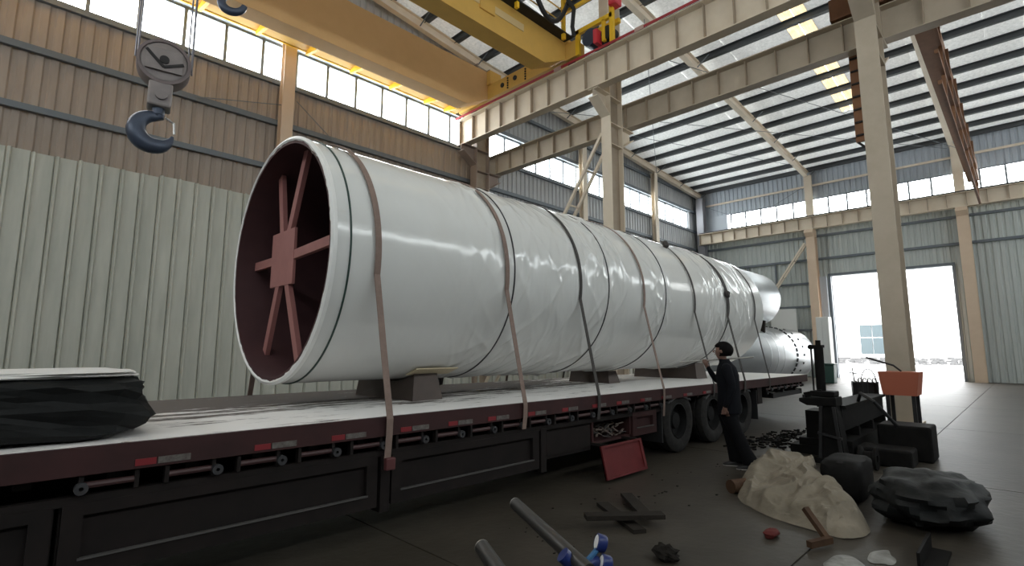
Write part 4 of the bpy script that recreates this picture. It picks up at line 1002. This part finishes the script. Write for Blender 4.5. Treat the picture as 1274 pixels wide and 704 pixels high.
# ------------------------------------------------------------------ gas trolley at the bottom edge
gt = thing('gas_cylinder_trolley', (1.25, 1.25, 0), 'gas cylinder trolley at the bottom edge with two tube handles and blue gauges', 'trolley')
def frompx(x, y, dist):
    f = 641.09; yaw, pitch = 0.783346, 0.131711
    fwd = Vector((cos(yaw)*cos(pitch), sin(yaw)*cos(pitch), sin(pitch))); rt = Vector((sin(yaw), -cos(yaw), 0)); up = rt.cross(fwd)
    d = fwd*f+rt*(x-637)-up*(y-352)
    return Vector((0, 0, CAMZ))+d.normalized()*dist
def handle(p, q):
    d = (q-p).normalized()
    x_ = d.orthogonal().normalized(); prof = [(.0165, 0), (.0165, .0), (.019, .0), (.019, (q-p).length)]
    MB().lathe([(.017, .08), (.021, .0), (.026, .0), (.026, (q-p).length), (0, (q-p).length)], p, d, 20).build('handle_tube', tube_m, gt, smooth=True)
    MB().lathe([(.0205, -.0015), (.0262, -.0015), (.0262, .003), (.0205, .003)], p, d, 20, closed=True).build('tube_rim', M('bright_cut_steel', (.55, .53, .50), .3, .8), gt, smooth=True)
H1a, H1b = Vector((1.72, 1.69, .905)), Vector((1.43, 1.07, .875))
H2a, H2b = Vector((1.27, 1.41, .905)), Vector((.98, .80, .875))
handle(H1a, H1b); handle(H2a, H2b)
MB().bar(H1b, H2b, .03, .03).build('cross_bar', tube_m, gt)
for b in (H1b, H2b): MB().cyl(b, (b.x+.05, b.y+.04, .12), .017, 12).build('frame_tube', tube_m, gt)
gx, gy = 1.485, 1.14
MB().lathe([(0, .02), (.11, .02), (.115, .06), (.115, .56), (.09, .64), (.035, .69), (.03, .74), (0, .74)], (gx, gy, 0), (0, 0, 1), 28).build('gas_cylinder', blue_p, gt, smooth=True)
MB().bx(gx-.16, gx+.16, gy-.16, gy+.16, .0, .02).build('foot_plate', tube_m, gt)
for s in (-1, 1): MB().lathe([(.03, -.02), (.10, -.02), (.10, .02), (.03, .02)], (gx-.12, gy+s*.16, .10), (0, 1, 0), 20, closed=True).build('wheel', black, gt, smooth=True)
MB().cyl((gx, gy, .73), (gx, gy, .86), .016, 12).build('valve', blue_p, gt)
rg = MB().cyl((gx-.03, gy+.02, .86), (gx+.06, gy-.02, .86), .022, 14).build('regulator', blue_p, gt, smooth=True)
cam_dir = Vector((-.74, .62, .30)).normalized()
def gauge(c):
    c = Vector(c); g = MB().lathe([(0, -.022), (.026, -.022), (.030, -.016), (.030, .010), (.026, .013)], c, cam_dir, 24).build('gauge', blue_p, gt, smooth=True)
    MB().lathe([(0, .011), (.025, .011)], c, cam_dir, 24).build('gauge_face', white_p, g)
gauge((gx+.085, gy-.01, .915)); gauge((gx+.055, gy-.05, .865))
MB().cyl((gx-.045, gy+.05, .895), (gx-.02, gy+.03, .865), .026, 16).build('adjusting_knob', blue_p, gt, smooth=True)
MB().tube([(gx, gy, .86), (gx+.03, gy-.01, .88), (gx+.085, gy-.01, .90)], .010, 8).build('gauge_pipe', M('teal_blue', (.02, .10, .22), .35), gt)

# ------------------------------------------------------------------ the man in black, holding a pole
def skin_mesh(nodes, edges, name, sub=2):
    me = bpy.data.meshes.new(name); me.from_pydata([n_[0] for n_ in nodes], edges, [])
    o = bpy.data.objects.new(name, me); COL.objects.link(o)
    sk = o.modifiers.new('skin', 'SKIN'); sk.use_smooth_shade = True; sk.branch_smoothing = .6
    lay = me.skin_vertices[0]
    for i, n_ in enumerate(nodes):
        lay.data[i].radius = n_[1] if isinstance(n_[1], tuple) else (n_[1], n_[1]); lay.data[i].use_root = (i == 0)
    ss = o.modifiers.new('sub', 'SUBSURF'); ss.levels = sub; ss.render_levels = sub
    dg = bpy.context.evaluated_depsgraph_get(); ev = o.evaluated_get(dg)
    m2 = bpy.data.meshes.new_from_object(ev); bpy.data.objects.remove(o); bpy.data.meshes.remove(me)
    return m2
PX, PY = 7.36, 3.05
man = thing('person', (PX, PY, 0), 'person in black jacket and trousers, standing by the trailer with arm raised, holding a pole', 'person')
# local frame: +X forward is towards -X/+Y of the hall (faces the pipe): forward f, left l
fw = Vector((-.42, .91, 0)).normalized(); lf = Vector((-fw.y, fw.x, 0))
def PP(f, l, z): return Vector((PX, PY, 0))+fw*f+lf*l+Vector((0, 0, z))
N = []; E_ = []
def node(p, r, par=None):
    N.append((tuple(p), r)); i = len(N)-1
    if par is not None: E_.append((par, i))
    return i
hip = node(PP(0, 0, .90), .135)
waist = node(PP(-.01, 0, 1.06), .135, hip); chest = node(PP(.0, 0, 1.24), .15, waist); uch = node(PP(.01, 0, 1.37), .115, chest)
nk = node(PP(.03, 0, 1.45), .055, uch); hd0 = node(PP(.065, 0, 1.515), .072, nk); hd1 = node(PP(.07, 0, 1.595), .092, hd0); hd2 = node(PP(.055, 0, 1.655), .07, hd1)
# right arm (far side) raised to the pole on the shoulder, left arm hangs at the near side
rsh = node(PP(.01, -.18, 1.37), .072, uch); rel = node(PP(.13, -.23, 1.14), .055, rsh); rwr = node(PP(.245, -.19, 1.345), .034, rel); rpm = node(PP(.275, -.175, 1.40), .034, rwr)
lsh = node(PP(.01, .18, 1.37), .075, uch); lel = node(PP(-.05, .22, 1.11), .06, lsh); lwr = node(PP(.03, .22, .89), .040, lel); lpm = node(PP(.06, .21, .81), .034, lwr)
# legs: both trail behind the hips, the near left one farther back
lh = node(PP(0, .09, .84), .105, hip); lk = node(PP(-.07, .10, .47), .080, lh); la = node(PP(-.25, .09, .12), .064, lk); lt = node(PP(-.16, .095, .05), .042, la)
rh = node(PP(0, -.09, .84), .105, hip); rk = node(PP(.0, -.10, .46), .078, rh); ra = node(PP(-.09, -.11, .12), .064, rk); rt_ = node(PP(.0, -.11, .05), .042, ra)
# fingers, each its own chain
def fingers(palm, base, curl, sp, up):
    b = Vector(base)
    for i in range(4):
        o = b+sp*(i-1.5)*.017
        p1 = o+curl*.035; p2 = p1+up*.028+curl*.010; p3 = p2+up*.022-curl*.016
        ln = (.95, 1.05, 1.0, .8)[i]
        a = node(o, .009, palm); b1 = node(o+(p1-o)*ln, .0085, a); c1 = node(p2, .008, b1); node(p3, .007, c1)
    t = b-sp*.03
    a = node(t-curl*.015, .010, palm); b1 = node(t-sp*.02+curl*.012, .0095, a); node(t-sp*.022+curl*.035+up*.012, .008, b1)
fingers(rpm, PP(.285, -.165, 1.425), lf*-.25+Vector((0, 0, .9)), fw, lf*-.5)
fingers(lpm, PP(.07, .205, .775), Vector((0, 0, -1)), fw, lf*-.5+fw*.2)
me = skin_mesh(N, E_, 'body', 2)
me.materials.clear()
for q in (cloth_m, pants_m, skin_m, shoe_m): me.materials.append(q)
hands = [PP(.285, -.175, 1.42), PP(.07, .21, .79)]
for p in me.polygons:
    c = p.center
    if c.z > 1.465 or (c-hands[0]).length < .075 or (c-PP(.075, .205, .755)).length < .08: p.material_index = 2
    elif c.z < .085: p.material_index = 3
    elif c.z < .86: p.material_index = 1
    else: p.material_index = 0
me.transform(Matrix.Translation(-Vector((PX, PY, 0))))
body = bpy.data.objects.new('body', me); COL.objects.link(body); body.parent = man; WL['body'] = Vector((PX, PY, 0))
# face and hair
hc = PP(.052, 0, 1.595)
mb = MB()
vs = []; fs = []; n = 20
for i in range(n+1):
    th = pi*i/n
    for j in range(2*n):
        ph = 2*pi*j/(2*n); d = fw*sin(th)*cos(ph)*.132+lf*sin(th)*sin(ph)*.106+Vector((0, 0, cos(th)*.122))
        f_ = sin(th)*cos(ph); zz = cos(th)
        k_ = 1+.03*noise.noise(d*40)
        # cut away the face: push the mass back where it faces forward and low
        if f_ > .50 and zz < .42: k_ *= .70
        if zz < -.72: k_ *= .80
        vs.append(hc+Vector((0, 0, .008))-fw*.022+d*k_)
for i in range(n):
    for j in range(2*n): fs.append((i*2*n+j, i*2*n+(j+1) % (2*n), (i+1)*2*n+(j+1) % (2*n), (i+1)*2*n+j))
MB().add(vs, fs).build('hair', hair_m, man, True)
MB().tube([hc+fw*.092+Vector((0, 0, .018)), hc+fw*.116+Vector((0, 0, -.018)), hc+fw*.097+Vector((0, 0, -.026))], [.008, .013, .008], 8).build('nose', skin_m, man, True)
for s in (-1, 1):
    MB().lathe([(0, -.01), (.010, -.006), (.012, 0), (.010, .006), (0, .01)], hc+fw*.090+lf*s*.03+Vector((0, 0, .012)), fw, 10).build('eye', white_p, man, True)
    MB().lathe([(0, -.008), (.02, -.006), (.026, 0), (.018, .007), (0, .008)], hc+lf*s*.096+fw*.012+Vector((0, 0, -.01)), lf, 12).build('ear', skin_m, man, True)
MB().tube([hc+fw*.092+lf*.022+Vector((0, 0, -.05)), hc+fw*.097+Vector((0, 0, -.052)), hc+fw*.092-lf*.022+Vector((0, 0, -.05))], .006, 6).build('mouth', M('lip', (.22, .10, .09), .6), man, True)
# jacket skirt, collar, trouser hems and shoes
prof = []
def ellring(mb, rings, n=32):
    vs = []; fs = []
    for (c, a_, b_) in rings:
        for j in range(n):
            t = 2*pi*j/n; k_ = 1+.05*noise.noise(Vector((cos(t)*2, sin(t)*2, c.z*6)))
            vs.append(c+fw*a_*cos(t)*k_+lf*b_*sin(t)*k_)
    for i in range(len(rings)-1):
        for j in range(n): fs.append((i*n+j, i*n+(j+1) % n, (i+1)*n+(j+1) % n, (i+1)*n+j))
    return mb.add(vs, fs)
ellring(MB(), [(PP(-.01, 0, .74), .150, .19), (PP(-.01, 0, .82), .158, .20), (PP(-.01, 0, .95), .15, .195), (PP(-.01, 0, 1.08), .145, .19), (PP(0, 0, 1.25), .155, .20), (PP(.0, 0, 1.36), .125, .19), (PP(.015, 0, 1.43), .08, .10), (PP(.03, 0, 1.475), .068, .072)]).build('jacket', cloth_m, man, True)
for (c1, c2, c3) in ((PP(-.065, .10, .50), PP(-.15, .095, .28), PP(-.25, .09, .075)), (PP(.0, -.10, .50), PP(-.04, -.105, .28), PP(-.09, -.11, .075))):
    ellring(MB(), [(c3, .115, .095), ((c2*.5+c3*.5), .105, .09), (c2, .095, .085), (c1, .095, .09), (c1+(c1-c2)*.9, .11, .105)], 24).build('trouser_leg', pants_m, man, True)
for (f, l) in ((-.18, .09), (-.02, -.11)):
    s_ = MB(); vs = []; fs = []
    prof = [(-.13, .035, .07), (-.09, .045, .085), (0, .044, .085), (.07, .050, .065), (.12, .044, .045), (.15, .02, .03)]
    for (q, w_, h_) in prof:
        for t in range(12):
            a = 2*pi*t/12; vs.append(PP(f+q-.02, l, 0)+lf*w_*cos(a)+Vector((0, 0, max(0.012, h_*.5+h_*.5*sin(a)))))
    for i in range(len(prof)-1):
        for t in range(12): fs.append((i*12+t, i*12+(t+1) % 12, (i+1)*12+(t+1) % 12, (i+1)*12+t))
    fs += [tuple(range(11, -1, -1)), tuple(range(60, 72))]
    sh_ = s_.add(vs, fs).build('shoe', shoe_m, man, True)
    MB().prism([((PP(f+q, l, 0)+lf*w_).x, (PP(f+q, l, 0)+lf*w_).y) for q, w_ in ((-.15, .034), (-.02, .046), (.07, .050), (.13, .02))]+[((PP(f+q, l, 0)-lf*w_).x, (PP(f+q, l, 0)-lf*w_).y) for q, w_ in ((.13, .02), (.07, .050), (-.02, .046), (-.15, .034))], 2, 0, .014).build('sole', sole_m, sh_)
# pole
hand = PP(.285, -.185, 1.452)
dirp = (PP(0, -.13, 1.475)-hand).normalized()
pl = thing('pole', tuple(hand), 'pale thin pole resting across the shoulder of the man in black', 'pole')
MB().cyl(hand-dirp*.36, hand+dirp*.66, .010, 10).build('rod', pole_m, pl, smooth=True)
